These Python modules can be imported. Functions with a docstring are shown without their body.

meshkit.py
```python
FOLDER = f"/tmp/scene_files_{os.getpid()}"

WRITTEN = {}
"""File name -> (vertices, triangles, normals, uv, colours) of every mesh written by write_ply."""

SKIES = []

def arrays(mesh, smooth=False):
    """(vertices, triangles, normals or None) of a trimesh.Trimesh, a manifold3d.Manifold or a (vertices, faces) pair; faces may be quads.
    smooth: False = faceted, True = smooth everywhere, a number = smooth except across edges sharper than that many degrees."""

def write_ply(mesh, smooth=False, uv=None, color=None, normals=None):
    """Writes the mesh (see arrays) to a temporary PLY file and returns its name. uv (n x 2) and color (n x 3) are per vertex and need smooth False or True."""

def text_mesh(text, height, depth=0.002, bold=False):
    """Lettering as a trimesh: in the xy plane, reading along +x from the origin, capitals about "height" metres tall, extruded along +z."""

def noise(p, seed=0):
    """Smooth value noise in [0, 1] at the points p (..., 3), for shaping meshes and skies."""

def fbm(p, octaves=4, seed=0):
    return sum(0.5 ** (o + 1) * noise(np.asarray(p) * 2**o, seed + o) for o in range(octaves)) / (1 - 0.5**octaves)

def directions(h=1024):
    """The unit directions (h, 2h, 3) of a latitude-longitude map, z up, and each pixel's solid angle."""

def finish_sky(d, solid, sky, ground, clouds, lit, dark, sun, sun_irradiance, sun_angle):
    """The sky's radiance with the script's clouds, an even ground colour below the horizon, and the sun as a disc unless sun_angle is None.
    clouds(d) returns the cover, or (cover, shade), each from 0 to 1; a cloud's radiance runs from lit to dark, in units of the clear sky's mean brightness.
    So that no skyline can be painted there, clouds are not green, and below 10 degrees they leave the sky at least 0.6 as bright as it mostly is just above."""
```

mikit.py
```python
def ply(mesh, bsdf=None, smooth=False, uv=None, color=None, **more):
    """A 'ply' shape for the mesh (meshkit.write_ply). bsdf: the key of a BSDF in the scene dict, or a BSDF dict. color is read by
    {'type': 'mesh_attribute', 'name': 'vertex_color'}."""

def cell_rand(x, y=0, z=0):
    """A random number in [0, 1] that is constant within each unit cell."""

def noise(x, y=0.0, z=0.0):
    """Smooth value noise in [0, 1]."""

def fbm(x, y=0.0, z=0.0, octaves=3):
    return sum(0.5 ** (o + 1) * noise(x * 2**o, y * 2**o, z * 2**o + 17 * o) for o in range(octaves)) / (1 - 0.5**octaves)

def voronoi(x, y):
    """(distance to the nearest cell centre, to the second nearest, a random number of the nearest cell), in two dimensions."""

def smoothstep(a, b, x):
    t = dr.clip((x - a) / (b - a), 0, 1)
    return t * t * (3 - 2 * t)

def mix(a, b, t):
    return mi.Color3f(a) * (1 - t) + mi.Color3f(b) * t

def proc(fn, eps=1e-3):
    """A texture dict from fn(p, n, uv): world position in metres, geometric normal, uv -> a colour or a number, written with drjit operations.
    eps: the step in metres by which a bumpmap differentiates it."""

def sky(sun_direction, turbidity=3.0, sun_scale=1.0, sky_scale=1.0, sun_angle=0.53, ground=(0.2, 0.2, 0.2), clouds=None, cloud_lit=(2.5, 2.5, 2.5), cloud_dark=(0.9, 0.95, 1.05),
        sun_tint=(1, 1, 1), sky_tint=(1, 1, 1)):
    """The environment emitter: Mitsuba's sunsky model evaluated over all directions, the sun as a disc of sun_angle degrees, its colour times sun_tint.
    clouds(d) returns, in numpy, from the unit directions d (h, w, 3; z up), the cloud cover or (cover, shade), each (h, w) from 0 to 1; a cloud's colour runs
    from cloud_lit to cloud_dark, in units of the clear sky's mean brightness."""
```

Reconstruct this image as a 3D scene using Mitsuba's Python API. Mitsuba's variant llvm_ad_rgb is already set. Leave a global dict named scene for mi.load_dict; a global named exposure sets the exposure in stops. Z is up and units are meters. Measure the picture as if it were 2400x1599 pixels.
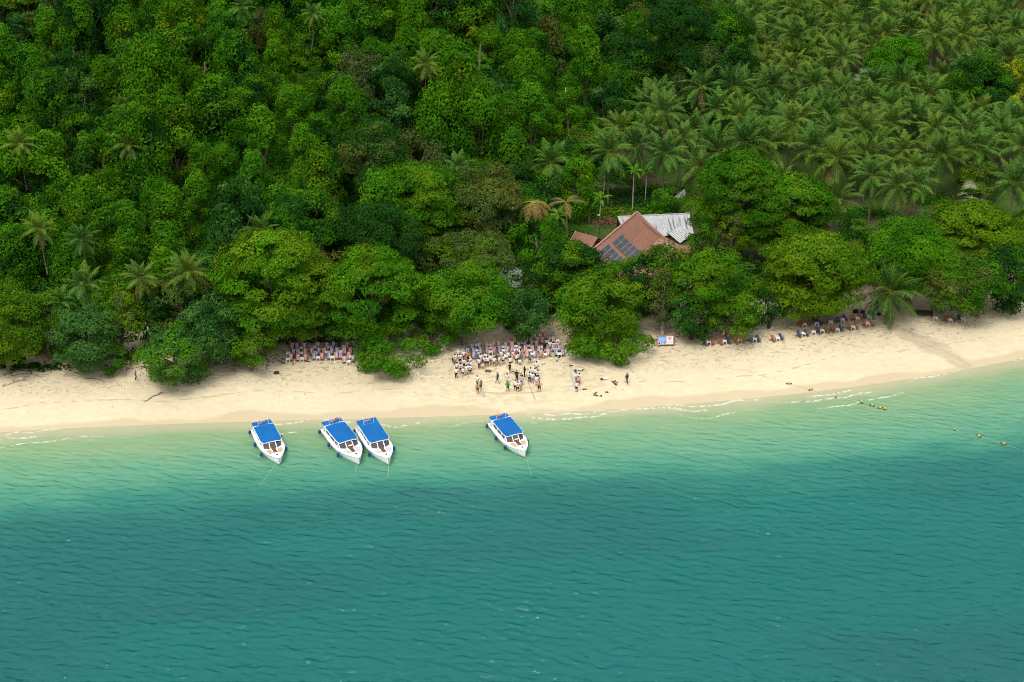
import math, random
import numpy as np, trimesh, manifold3d as m3
import drjit as dr
import mitsuba as mi
import mikit, meshkit
from mikit import proc, noise, fbm, smoothstep, mix

T = mi.ScalarTransform4f
scene, labels = {}, {}

# ------------------------------------------------------------------ camera, sky, exposure
FOC, PITCH, EYE = 3300.0, math.radians(27.3), np.array([0, 0, 100.0])      # focal length in pixels of the 2400 px photograph
FWD = np.array([0, math.cos(PITCH), -math.sin(PITCH)])
UPV = np.array([0, math.sin(PITCH), math.cos(PITCH)])
scene['camera'] = {'type': 'perspective', 'fov': math.degrees(2 * math.atan(1200 / FOC)), 'fov_axis': 'x', 'near_clip': 1.0, 'far_clip': 6000.0,
                   'to_world': T().look_at(origin=EYE.tolist(), target=(EYE + FWD).tolist(), up=[0, 0, 1])}


def overcast(d):
    el = np.clip(d[..., 2], 0, 1)
    n = meshkit.fbm(np.stack([d[..., 0] / (el + .25), d[..., 1] / (el + .25), el * 0], -1) * 2.2, 4, 3)
    shade = np.clip(1.0 - el ** .8 + (n - .5) * .7, 0, 1)
    return np.ones_like(shade), shade


scene['sky'] = mikit.sky([-0.28, -0.42, 1.0], turbidity=4, sun_scale=0.30, sun_angle=24, clouds=overcast, cloud_lit=(2.1, 2.1, 2.1), cloud_dark=(.62, .66, .72), sun_tint=(.90, .97, 1.10), ground=(.1, .14, .12))
exposure = 2.9


# ------------------------------------------------------------------ the lie of the land
SHORE = [-2.90420257e-08, 1.12183135e-05, 1.06473810e-03, 8.03042092e-02, 171.3]


def shore(x):
    x = np.clip(x, -130, 130)
    return np.polyval(SHORE, x)


def shore_dr(x):
    x = dr.clip(x, -130, 130)
    r = mi.Float(0)
    for c in SHORE:
        r = r * x + c
    return r


def foot(x):
    return np.interp(x, [-400, -60, -22, 4, 14, 30, 69, 110, 300], [212, 207, 210, 226, 250, 296, 410, 540, 1150])


def Z(x, y):
    x, y = np.asarray(x, float), np.asarray(y, float)
    s = y - shore(x)
    beach = np.where(s > 0, 1.9 * (1 - np.exp(-np.maximum(s, 0) / 13.0)), 0.11 * s)
    beach = np.maximum(beach, -6)
    plain = 0.9 / (1 + np.exp(-(s - 32) / 5.0)) + 0.012 * np.maximum(s - 35, 0)
    m = np.gradient(foot(np.linspace(-400, 300, 701)), 1.0)
    d = (y - foot(x)) / np.sqrt(1 + np.interp(x, np.linspace(-400, 300, 701), m) ** 2)
    hill = 0.43 * 5 * np.logaddexp(0, d / 5.0)
    hill = hill * (1 + .25 * (meshkit.fbm(np.stack([x / 38, y / 38, x * 0], -1), 3, 5) - .5))
    hill = 120 * np.tanh(hill / 120)
    bumps = .05 * (meshkit.fbm(np.stack([x / 3.5, y / 3.5, x * 0], -1), 3, 9) - .5) * np.clip(s / 6, 0, 1)
    return beach + plain + hill + bumps


def ray(px, py):
    return FWD + np.array([1, 0, 0]) * (px - 1200) / FOC + UPV * (799.5 - py) / FOC


def at(px, py, z):                       # the point of the pixel's ray at height z
    d = ray(px, py)
    return EYE + d * (z - 100) / d[2]


def at_y(px, py, y):                     # ... at distance y
    d = ray(px, py)
    return EYE + d * y / d[1]


def above(px, py, h=0.0):                # ... where it is h above the land
    d = ray(px, py)
    t = np.linspace(105, 520, 1660)
    p = EYE + d * t[:, None]
    g = p[:, 2] - Z(p[:, 0], p[:, 1]) - h
    k = max(1, int(np.argmax(g < 0)))
    f = g[k - 1] / (g[k - 1] - g[k])
    return p[k - 1] + (p[k] - p[k - 1]) * f


def project(p):
    q = np.asarray(p) - EYE
    dep = q @ FWD
    return 1200 + q[..., 0] / dep * FOC, 799.5 - (q @ UPV) / dep * FOC, dep


# ------------------------------------------------------------------ helpers
COUNT = {}


def key(name):
    n = COUNT.get(name, 0)
    COUNT[name] = n + 1
    return name if n == 0 else f'{name}_{n:03d}'


def tag(k, label, cat, group=None, kind=None):
    labels[k] = {'label': label, 'category': cat}
    if group: labels[k]['group'] = group
    if kind: labels[k]['kind'] = kind
    return k


def struct(name, mesh, bsdf, smooth=True):
    scene[name] = mikit.ply(mesh, bsdf, smooth)
    labels[name] = {'kind': 'structure'}


def put(k, mesh, bsdf, m=None, smooth=30, uv=None):
    d = mikit.ply(mesh, bsdf, smooth, uv=uv) if not isinstance(mesh, dict) else {**mesh, 'bsdf': {'type': 'ref', 'id': bsdf}} if bsdf else dict(mesh)
    if m is not None: d['to_world'] = m
    scene[k] = d
    return k


def sub(parent, name):                   # the next free part key under parent
    return key(parent + '__' + name)


def place(p, rz=0.0, s=1.0):
    return T().translate([float(v) for v in p]).rotate([0, 0, 1], float(rz)).scale(s)


def cat(*ms):
    ms = [m for m in ms if m is not None]
    vs, fs, at_ = [], [], 0
    for m in ms:
        v, f = (m.vertices, m.faces) if hasattr(m, 'vertices') else m
        v, f = np.asarray(v, float), np.asarray(f, int)
        if f.shape[1] == 4: f = np.vstack([f[:, [0, 1, 2]], f[:, [0, 2, 3]]])
        vs.append(v); fs.append(f + at_); at_ += len(v)
    return np.vstack(vs), np.vstack(fs)


def box(c, s, bev=0.0, rz=0.0):
    sx, sy, sz = [v / 2 for v in s]
    if bev:
        pts = [(a * (sx - (bev if k != 0 else 0)), b * (sy - (bev if k != 1 else 0)), e * (sz - (bev if k != 2 else 0))) for a in (-1, 1) for b in (-1, 1) for e in (-1, 1) for k in range(3)]
        m = trimesh.convex.convex_hull(np.array(pts))
        v, f = np.array(m.vertices), np.array(m.faces)
    else:
        m = trimesh.creation.box(s); v, f = np.array(m.vertices), np.array(m.faces)
    c_, s_ = math.cos(rz), math.sin(rz)
    v = v @ np.array([[c_, s_, 0], [-s_, c_, 0], [0, 0, 1]])
    return v + np.asarray(c, float), f


def tube(pts, r, sides=6, caps=True):
    p = np.asarray(pts, float)
    t = np.gradient(p, axis=0); t /= np.linalg.norm(t, axis=1, keepdims=True) + 1e-12
    ref = np.array([0, 0, 1.0]) if abs(t[0, 2]) < .9 else np.array([1.0, 0, 0])
    a = np.cross(t, ref); a /= np.linalg.norm(a, axis=1, keepdims=True) + 1e-12
    b = np.cross(t, a)
    ang = np.arange(sides) * 2 * np.pi / sides
    r = np.broadcast_to(r, (len(p),))
    v = p[:, None] + r[:, None, None] * (np.cos(ang)[None, :, None] * a[:, None] + np.sin(ang)[None, :, None] * b[:, None])
    i, j = np.meshgrid(np.arange(len(p) - 1), np.arange(sides), indexing='ij')
    q = np.stack([i * sides + j, i * sides + (j + 1) % sides, (i + 1) * sides + (j + 1) % sides, (i + 1) * sides + j], -1).reshape(-1, 4)
    f = np.vstack([q[:, [0, 2, 1]], q[:, [0, 3, 2]]])
    v = v.reshape(-1, 3)
    if caps:
        n = len(v); v = np.vstack([v, p[0], p[-1]]); j = np.arange(sides); e = (len(p) - 1) * sides
        f = np.vstack([f, np.stack([j * 0 + n, j, (j + 1) % sides], 1), np.stack([j * 0 + n + 1, e + (j + 1) % sides, e + j], 1)])
    return v, f


def slab(corners, thick):                # a plate over four world corners, thickness downwards along its normal
    c = np.asarray(corners, float)
    n = np.cross(c[1] - c[0], c[2] - c[0]); n /= np.linalg.norm(n)
    if n[2] < 0: n = -n
    v = np.vstack([c, c - n * thick]); k = len(c)
    f = [(0, i, i + 1) for i in range(1, k - 1)] + [(k, k + i + 1, k + i) for i in range(1, k - 1)]
    for i in range(k):
        j = (i + 1) % k; f += [(i, k + i, k + j), (i, k + j, j)]
    m = trimesh.Trimesh(v, f, process=False); m.fix_normals()
    return np.array(m.vertices), np.array(m.faces)


# ------------------------------------------------------------------ materials
def rgb(*c): return {'type': 'rgb', 'value': list(c)}


def paint(name, c, rough=.6, spec=.4, metallic=0.0, coat=0.0, two=True):
    b = {'type': 'principled', 'base_color': rgb(*c) if isinstance(c, (tuple, list)) else proc(c), 'roughness': rough, 'specular': spec, 'metallic': metallic, 'clearcoat': coat}
    scene[name] = {'type': 'twosided', 'bsdf': b} if two else b
    return name


PAL = [((.016, .080, .004), (.078, .220, .009)), ((.034, .100, .004), (.130, .245, .010)), ((.008, .040, .007), (.028, .095, .012)),
       ((.017, .078, .012), (.085, .195, .034)), ((.026, .092, .004), (.114, .230, .011)), ((.040, .075, .012), (.110, .150, .030)),
       ((.020, .105, .004), (.094, .258, .011)), ((.045, .068, .016), (.110, .128, .036)), ((.20, .24, .008), (.38, .36, .014)),
       ((.14, .20, .10), (.36, .42, .28)), ((.018, .066, .009), (.098, .205, .032)), ((.17, .22, .025), (.32, .34, .050)), ((.15, .09, .04), (.29, .19, .08)),
       ((.028, .072, .010), (.115, .195, .032)), ((.012, .050, .008), (.062, .150, .026))]


def leaf_colour(p, n, uv):
    k = dr.floor(uv.x); r = uv.x - k
    lo, hi = mi.Color3f(0), mi.Color3f(0)
    for i, (a, b) in enumerate(PAL):
        on = (k >= i - .5) & (k < i + .5)
        lo = dr.select(on, mi.Color3f(a), lo); hi = dr.select(on, mi.Color3f(b), hi)
    c = mix(lo, hi, r)
    w = smoothstep(.38, .66, fbm(p.x * .11, p.y * .11, p.z * .11, 2))
    c = c * mix((.84, .94, 1.10), (1.12, 1.04, .90), w)
    tip = smoothstep(.86, 1.0, uv.y)                      # young or ageing leaves of their own colour
    return mix(c, mi.Color3f(hi) * mi.Color3f(1.7, 1.25, 1.5), tip * .75)


scene['leaf'] = {'type': 'principledthin', 'base_color': proc(leaf_colour), 'roughness': .55, 'diff_trans': .36, 'eta': 1.4}


def bark_colour(p, n, uv):
    return mix((.085, .065, .045), (.20, .165, .125), fbm(p.x * 3, p.y * 3, p.z * 1.2, 3))


paint('bark', bark_colour, .9, .2)
paint('dark_bark', lambda p, n, uv: mix((.02, .016, .012), (.06, .05, .04), fbm(p.x * 3, p.y * 3, p.z, 2)), .9, .2)
paint('pale_bark', lambda p, n, uv: mix((.30, .27, .22), (.48, .44, .37), fbm(p.x * 2, p.y * 2, p.z * 2, 2)), .9, .2)


def seg_d(x, y, a, b):
    dx, dy = b[0] - a[0], b[1] - a[1]
    t = dr.clip(((x - a[0]) * dx + (y - a[1]) * dy) / (dx * dx + dy * dy), 0, 1)
    return dr.sqrt(dr.square(x - a[0] - t * dx) + dr.square(y - a[1] - t * dy)), t


GULLY = [at(px, py, 1.5)[:2].tolist() for px, py in ((2062, 742), (2125, 778), (2190, 805), (2290, 848))]
CROWD = at(1180, 895, 1.2)


def sand_colour(p, n, uv):
    s = p.y - shore_dr(p.x)
    big = fbm(p.x * .05, p.y * .16, 0, 3)
    fine = fbm(p.x * 1.3, p.y * 2.2, 1, 3)
    c = mix((.485, .425, .292), (.555, .492, .345), big)
    c = c * (.90 + .2 * fine)
    wob = (fbm(p.x * .13, 7, 0, 3) - .5) * 3.4
    wet = 1 - smoothstep(.9, 1.9, s + wob)
    c = mix(c, mi.Color3f(.415, .355, .235), wet * .85)
    back = smoothstep(11, 22, s + (fbm(p.x * .09, p.y * .2, 3, 3) - .5) * 8)     # duller, trodden sand with leaf litter
    c = mix(c, mi.Color3f(.40, .33, .225), back * .6)
    soil = smoothstep(23, 31, s + (fbm(p.x * .17, p.y * .17, 5, 3) - .5) * 9)
    c = mix(c, mix((.075, .055, .032), (.16, .125, .075), fine), soil)
    speck = smoothstep(.70, .78, noise(p.x * 2.1, p.y * 3.6, 2)) * smoothstep(6, 14, s)
    c = mix(c, mi.Color3f(.18, .14, .09), speck * .5)
    wl = smoothstep(.25, .0, dr.abs(s - 6.5 - (fbm(p.x * .06, 3, 1, 3) - .5) * 5)) * smoothstep(.5, .62, noise(p.x * .9, p.y * 4, 3))   # old tide line
    c = mix(c, mi.Color3f(.24, .19, .115), wl * .55)
    g = mi.Float(0)
    for i in range(3):
        d, t = seg_d(p.x, p.y, GULLY[i], GULLY[i + 1])
        w = (.7, 2.0, 2.6)[i] + t * ((2.0, 2.6, .9)[i] - (.7, 2.0, 2.6)[i])
        g = dr.maximum(g, 1 - smoothstep(.45, 1.05, d / w + (fbm(p.x * .9 + p.y * .6, p.y * 1.3, i, 3) - .5) * 1.1))
    c = mix(c, mix((.20, .165, .12), (.42, .34, .24), fbm((p.x + p.y) * 1.2, (p.x - p.y) * .25, 4, 3)), g * .55)
    dc = dr.sqrt(dr.square((p.x - CROWD[0]) / 20) + dr.square((p.y - CROWD[1]) / 7))
    foot_ = (1 - smoothstep(.5, 1.1, dc)) * smoothstep(.5, .64, fbm(p.x * 1.1, p.y * 2.2, 9, 2))
    return mix(c, c * mi.Color3f(.90, .88, .84), foot_)


def sand_relief(p, n, uv):
    s = p.y - shore_dr(p.x)
    trod = smoothstep(3, 9, s)
    return fbm(p.x * 1.6, p.y * 1.6, 0, 3) * .10 * trod + noise(p.x * .4, p.y * 1.5, 4) * .04


scene['sand'] = {'type': 'bumpmap', 'arbitrary': proc(sand_relief, .05), 'scale': 1.0, 'bsdf': {'type': 'twosided', 'bsdf': {'type': 'diffuse', 'reflectance': proc(sand_colour)}}}


def floor_colour(p, n, uv):
    a = fbm(p.x * .22, p.y * .22, 1, 3)
    soil = mix((.030, .026, .014), (.070, .055, .032), fbm(p.x * .9, p.y * .9, 2, 3))
    grass = mix((.020, .050, .007), (.050, .090, .016), fbm(p.x * 1.7, p.y * 1.7, 3, 3))
    return mix(soil, grass, smoothstep(.30, .46, a))


paint('forest_soil', floor_colour, .95, .1)

SEA = [(-.2, (.42, .36, .24)), (.05, (.32, .325, .21)), (.18, (.185, .275, .150)), (.42, (.118, .252, .145)), (.72, (.078, .228, .146)), (.95, (.044, .185, .128)),
       (1.10, (.024, .148, .114)), (1.55, (.008, .110, .097)), (2.3, (.005, .096, .090)), (4.0, (.006, .091, .089))]


def sea_colour(p, n, uv):
    off = shore_dr(p.x) - p.y
    width = 16.6 + .0006 * p.x * p.x
    t = off / width + (fbm(p.x * .035, p.y * .06, 0, 3) - .5) * .42 * smoothstep(.1, .8, off / width) + (fbm((p.x + 2 * p.y) * .12, (p.y - .4 * p.x) * .35, 3, 3) - .5) * .22 * smoothstep(0, .3, off / width)
    c = mi.Color3f(SEA[0][1])
    for (a, ca), (b, cb) in zip(SEA, SEA[1:]):
        c = dr.select(t > a, mix(ca, cb, dr.clip((t - a) / (b - a), 0, 1)), c)
    deep = smoothstep(1.0, 1.3, t)
    murk = smoothstep(.52, .70, fbm(p.x * .018 + 4, p.y * .05, 2, 3)) * deep
    c = mix(c, mi.Color3f(.010, .072, .076), murk * .5)
    wob = (fbm(p.x * .11, 11, 0, 3) - .5) * 3.0
    f = mi.Float(0)
    for k, (o, w, lim) in enumerate(((.3, .34, .36), (1.3, .42, .56), (3.0, .30, .67))):
        line = smoothstep(w, .0, dr.abs(off - o - wob * (1 + .4 * k) - (noise(p.x * .5, k, 5) - .5) * .8))
        f = dr.maximum(f, line * smoothstep(lim, lim + .10, noise(p.x * .13 + 31 * k, k * 7.3)) * smoothstep(.36, .66, fbm(p.x * 2.6, p.y * 3.6, k, 3)))
    cap = 0 * smoothstep(.90, .93, noise(p.x * 1.3 + 3, p.y * 1.7 + 8, 3)) * smoothstep(.72, .80, noise(p.x * .045, p.y * .06, 9)) * deep * smoothstep(.78, .85, noise(p.x * .3, p.y * .5, 21))
    return mix(c, mi.Color3f(.70, .68, .62), dr.maximum(f * .6, cap * .7))


def sea_relief(p, n, uv):
    u, v = p.x * .95 - p.y * .31, p.y * .95 + p.x * .31
    off = shore_dr(p.x) - p.y
    k = .35 + .65 * smoothstep(0, 14, off)
    return (fbm(u * .95, v * 2.3, 0, 3) * .22 + fbm(u * 2.6, v * 5.2, 4, 2) * .05) * k


scene['sea_water'] = {'type': 'bumpmap', 'arbitrary': proc(sea_relief, .03), 'scale': 1.0,
                      'bsdf': {'type': 'plastic', 'int_ior': 1.333, 'diffuse_reflectance': proc(sea_colour), 'specular_reflectance': rgb(.52, .56, .58)}}

# ------------------------------------------------------------------ the setting
def axis(lo, hi, step, far_lo, far_hi):
    a, out, st = lo, [], step
    while a > far_lo: st *= 1.5; a -= st; out.append(a)
    out = out[::-1] + list(np.arange(lo, hi + 1e-6, step)); a, st = hi, step
    while a < far_hi: st *= 1.5; a += st; out.append(a)
    return np.array(out)


def grid(X, Y, Zz):
    h, w = X.shape
    i, j = np.meshgrid(np.arange(h - 1), np.arange(w - 1), indexing='ij')
    a = i * w + j
    return np.stack([X, Y, Zz], -1).reshape(-1, 3), np.stack([a, a + 1, a + w + 1, a + w], -1).reshape(-1, 4)


gx = axis(-100, 115, .5, -1500, 1500)
X, S = np.meshgrid(gx, np.concatenate([[-60, -20, -6], np.arange(-3, 36.1, .4)]))
Y = S + shore(X); struct('beach', grid(X, Y, Z(X, Y)), 'sand')
gx2 = axis(-130, 190, 2.0, -1500, 1500)
X, S = np.meshgrid(gx2, axis(35.7, 330, 2.0, 35.7, 1800))
Y = S + shore(X); struct('hillside', grid(X, Y, Z(X, Y) - np.where(S < 36.5, .05, 0)), 'forest_soil')

rng = np.random.default_rng(11)
X, S = np.meshgrid(axis(-88, 88, .24, -1800, 1800), -axis(-2.2, 84, .24, -2.2, 1800)[::-1])
Y = S + shore(X)
H = np.zeros_like(X)
for lam, amp, n_ in ((9, .016, 5), (4.2, .010, 8), (2.2, .011, 14), (1.3, .014, 22), (.85, .012, 22)):
    for _ in range(n_):
        l = lam * rng.uniform(.75, 1.3); th = math.radians(72 + rng.normal() * 20); k = 2 * np.pi / l
        H += amp * rng.uniform(.4, 1.2) * np.sin(k * (X * math.cos(th) + Y * math.sin(th)) + rng.uniform(0, 6.28))
gust = .6 + .8 * meshkit.fbm(np.stack([X / 22, Y / 14, X * 0], -1), 2, 8)
H = H + .25 * np.maximum(H, 0) ** 2 / .12
H = H * gust * np.clip(-S / 16, .04, 1) * np.where((np.abs(X) < 95) & (S > -90), 1, .2)
struct('sea', grid(X, Y, H * .8 + .015), 'sea_water')
sea_z = 0.0


# ------------------------------------------------------------------ foliage
def leaves(P, N, size, pal, rnd, rng, aspect=.62, fold=.12, tips=0.0):
    n = len(P)
    N = N / (np.linalg.norm(N, axis=1, keepdims=True) + 1e-9)
    t = np.cross(N, rng.normal(size=(n, 3))); t /= np.linalg.norm(t, axis=1, keepdims=True) + 1e-9
    b = np.cross(N, t)
    s = (size * rng.uniform(.7, 1.35, n))[:, None]
    v = np.stack([P - t * s * .5, P - b * s * aspect * .5 + N * s * fold, P + t * s * .5 - N * s * fold, P + b * s * aspect * .5 + N * s * fold], 1).reshape(-1, 3)
    i = np.arange(n) * 4
    f = np.vstack([np.stack([i, i + 2, i + 1], 1), np.stack([i, i + 3, i + 2], 1)])
    u = pal + np.clip(rnd, 0, .97)
    w = np.where(rng.random(n) < tips, rng.uniform(.88, 1, n), rng.uniform(0, .8, n))
    return v, f, np.repeat(np.stack([u, w], 1), 4, 0)


def sphere_dirs(n, rng, zmin=-1.0):
    z = rng.uniform(zmin, 1, n); a = rng.uniform(0, 2 * np.pi, n); r = np.sqrt(np.maximum(0, 1 - z * z))
    return np.stack([r * np.cos(a), r * np.sin(a), z], 1)


def crown(R, pal, rng, form='dome', n_clump=34, dens=26, leaf=.36, pal2=None, tips=.02, holes=.06, hang=.0, csize=(.16, .34)):
    """Leaf clumps over an uneven shell: (vertices, faces, uv), centred on the crown's middle."""
    R = np.asarray(R, float); mr = (R[0] * R[1] * R[2]) ** (1 / 3)
    C, CR, FL = [], [], []
    if form == 'tower':
        for i in range(n_clump):
            z = rng.uniform(-1, 1); rr = math.sqrt(max(.15, 1 - max(0, z) ** 2.2)) * rng.uniform(.45, .85); a = rng.uniform(0, 6.28)
            C.append([R[0] * rr * math.cos(a), R[1] * rr * math.sin(a), R[2] * z * .9]); CR.append(rng.uniform(.30, .48) * R[0]); FL.append(1.15)
        C.append([0, 0, R[2] * .8]); CR.append(.5 * R[0]); FL.append(1)
    elif form == 'tier':
        for i in range(n_clump):
            z = rng.choice([-.75, -.45, -.15, .15, .42, .68, .88]) + rng.normal() * .06
            rr = math.sqrt(max(.04, 1 - z * z)) * rng.uniform(.5, .98) ** .6; a = rng.uniform(0, 6.28)
            C.append([R[0] * rr * math.cos(a), R[1] * rr * math.sin(a), R[2] * z]); CR.append(rng.uniform(*csize) * mr); FL.append(.46)
    else:
        d = sphere_dirs(n_clump, rng, -.95 if form == 'dome' else -.3)
        for i in range(n_clump):
            q = rng.uniform(.58, .96)
            C.append(d[i] * R * q); CR.append(rng.uniform(*csize) * mr); FL.append(.8 if form == 'dome' else .55)
    C, CR, FL = np.array(C), np.array(CR), np.array(FL)
    if form != 'tower': C = C * (.76 + .46 * meshkit.noise(C / mr * 1.25 + 30 + 10 * pal, int(mr * 100)))[:, None]
    Ps, Ns, Rs = [], [], []
    for c, r, fl in zip(C, CR, FL):
        n = int(dens * 4 * np.pi * r * r * (.55 + .45 * fl) * .62)
        d = sphere_dirs(n, rng, -.45)
        d = d * np.array([1, 1, fl])
        lump = 1 + .42 * (meshkit.noise((d * 2.1 + c * .9) + 40, 4) - .5) * 2 + .2 * (meshkit.noise((d * 5 + c) + 20, 7) - .5) * 2
        p = c + d * r * lump[:, None] * (1.07 - .34 * rng.random(n) ** 1.8)[:, None]
        keep = rng.random(n) > holes
        e = (p / R); out = (e ** 2).sum(1)
        keep &= (out > .16)
        o = d * 1.0 + np.array([0, 0, .42]) + (p / R) * .3 + rng.normal(size=(n, 3)) * .36
        o[:, 2] -= hang
        rn = np.clip(.45 + rng.normal() * .17 + rng.normal(size=n) * .10 + .12 * d[:, 2], 0, .97)
        Ps.append(p[keep]); Ns.append(o[keep]); Rs.append(rn[keep])
    P, N, rn = np.vstack(Ps), np.vstack(Ns), np.concatenate(Rs)
    pl = np.full(len(P), float(pal))
    if pal2 is not None:
        m = meshkit.noise(P / (mr * .55) + 13, 2)
        pl = np.where(m + rng.normal(size=len(P)) * .07 > .58, float(pal2), pl)
    return leaves(P, N, leaf, pl, rn, rng, tips=tips) + (C,)


def trunk_mesh(C, base_z, r0, rng, n_limb=9, lean=(0, 0)):
    """A tapered trunk that forks into limbs which run to clump centres; origin = crown's middle."""
    top = np.array([0, 0, C[:, 2].min() * .3])
    b = np.array([lean[0], lean[1], base_z])
    k = np.linspace(0, 1, 7)[:, None]
    bend = np.sin(k * np.pi) * rng.normal(size=3) * np.array([.3, .3, 0])
    pts = b * (1 - k) + top * k + bend
    ms = [tube(pts, r0 * (1.35 - .75 * k[:, 0] ** .6), 7)]
    for c in C[rng.permutation(len(C))[:n_limb]]:
        s = pts[rng.integers(3, 7)]
        q = np.linspace(0, 1, 5)[:, None]
        ms.append(tube(s * (1 - q) + c * q + np.array([0, 0, 1]) * np.sin(q * np.pi) * .25, r0 * .42 * (1 - .8 * q[:, 0]), 5))
    return cat(*ms)


def group_of(name, **parts):
    scene[name] = {'type': 'shapegroup', **parts}


def instance(k, g, m):
    scene[k] = {'type': 'instance', 'to_world': m, 'ref': {'type': 'ref', 'id': g}}


def leafply(v, f, uv): return mikit.ply((v, f), 'leaf', False, uv=uv)


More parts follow.
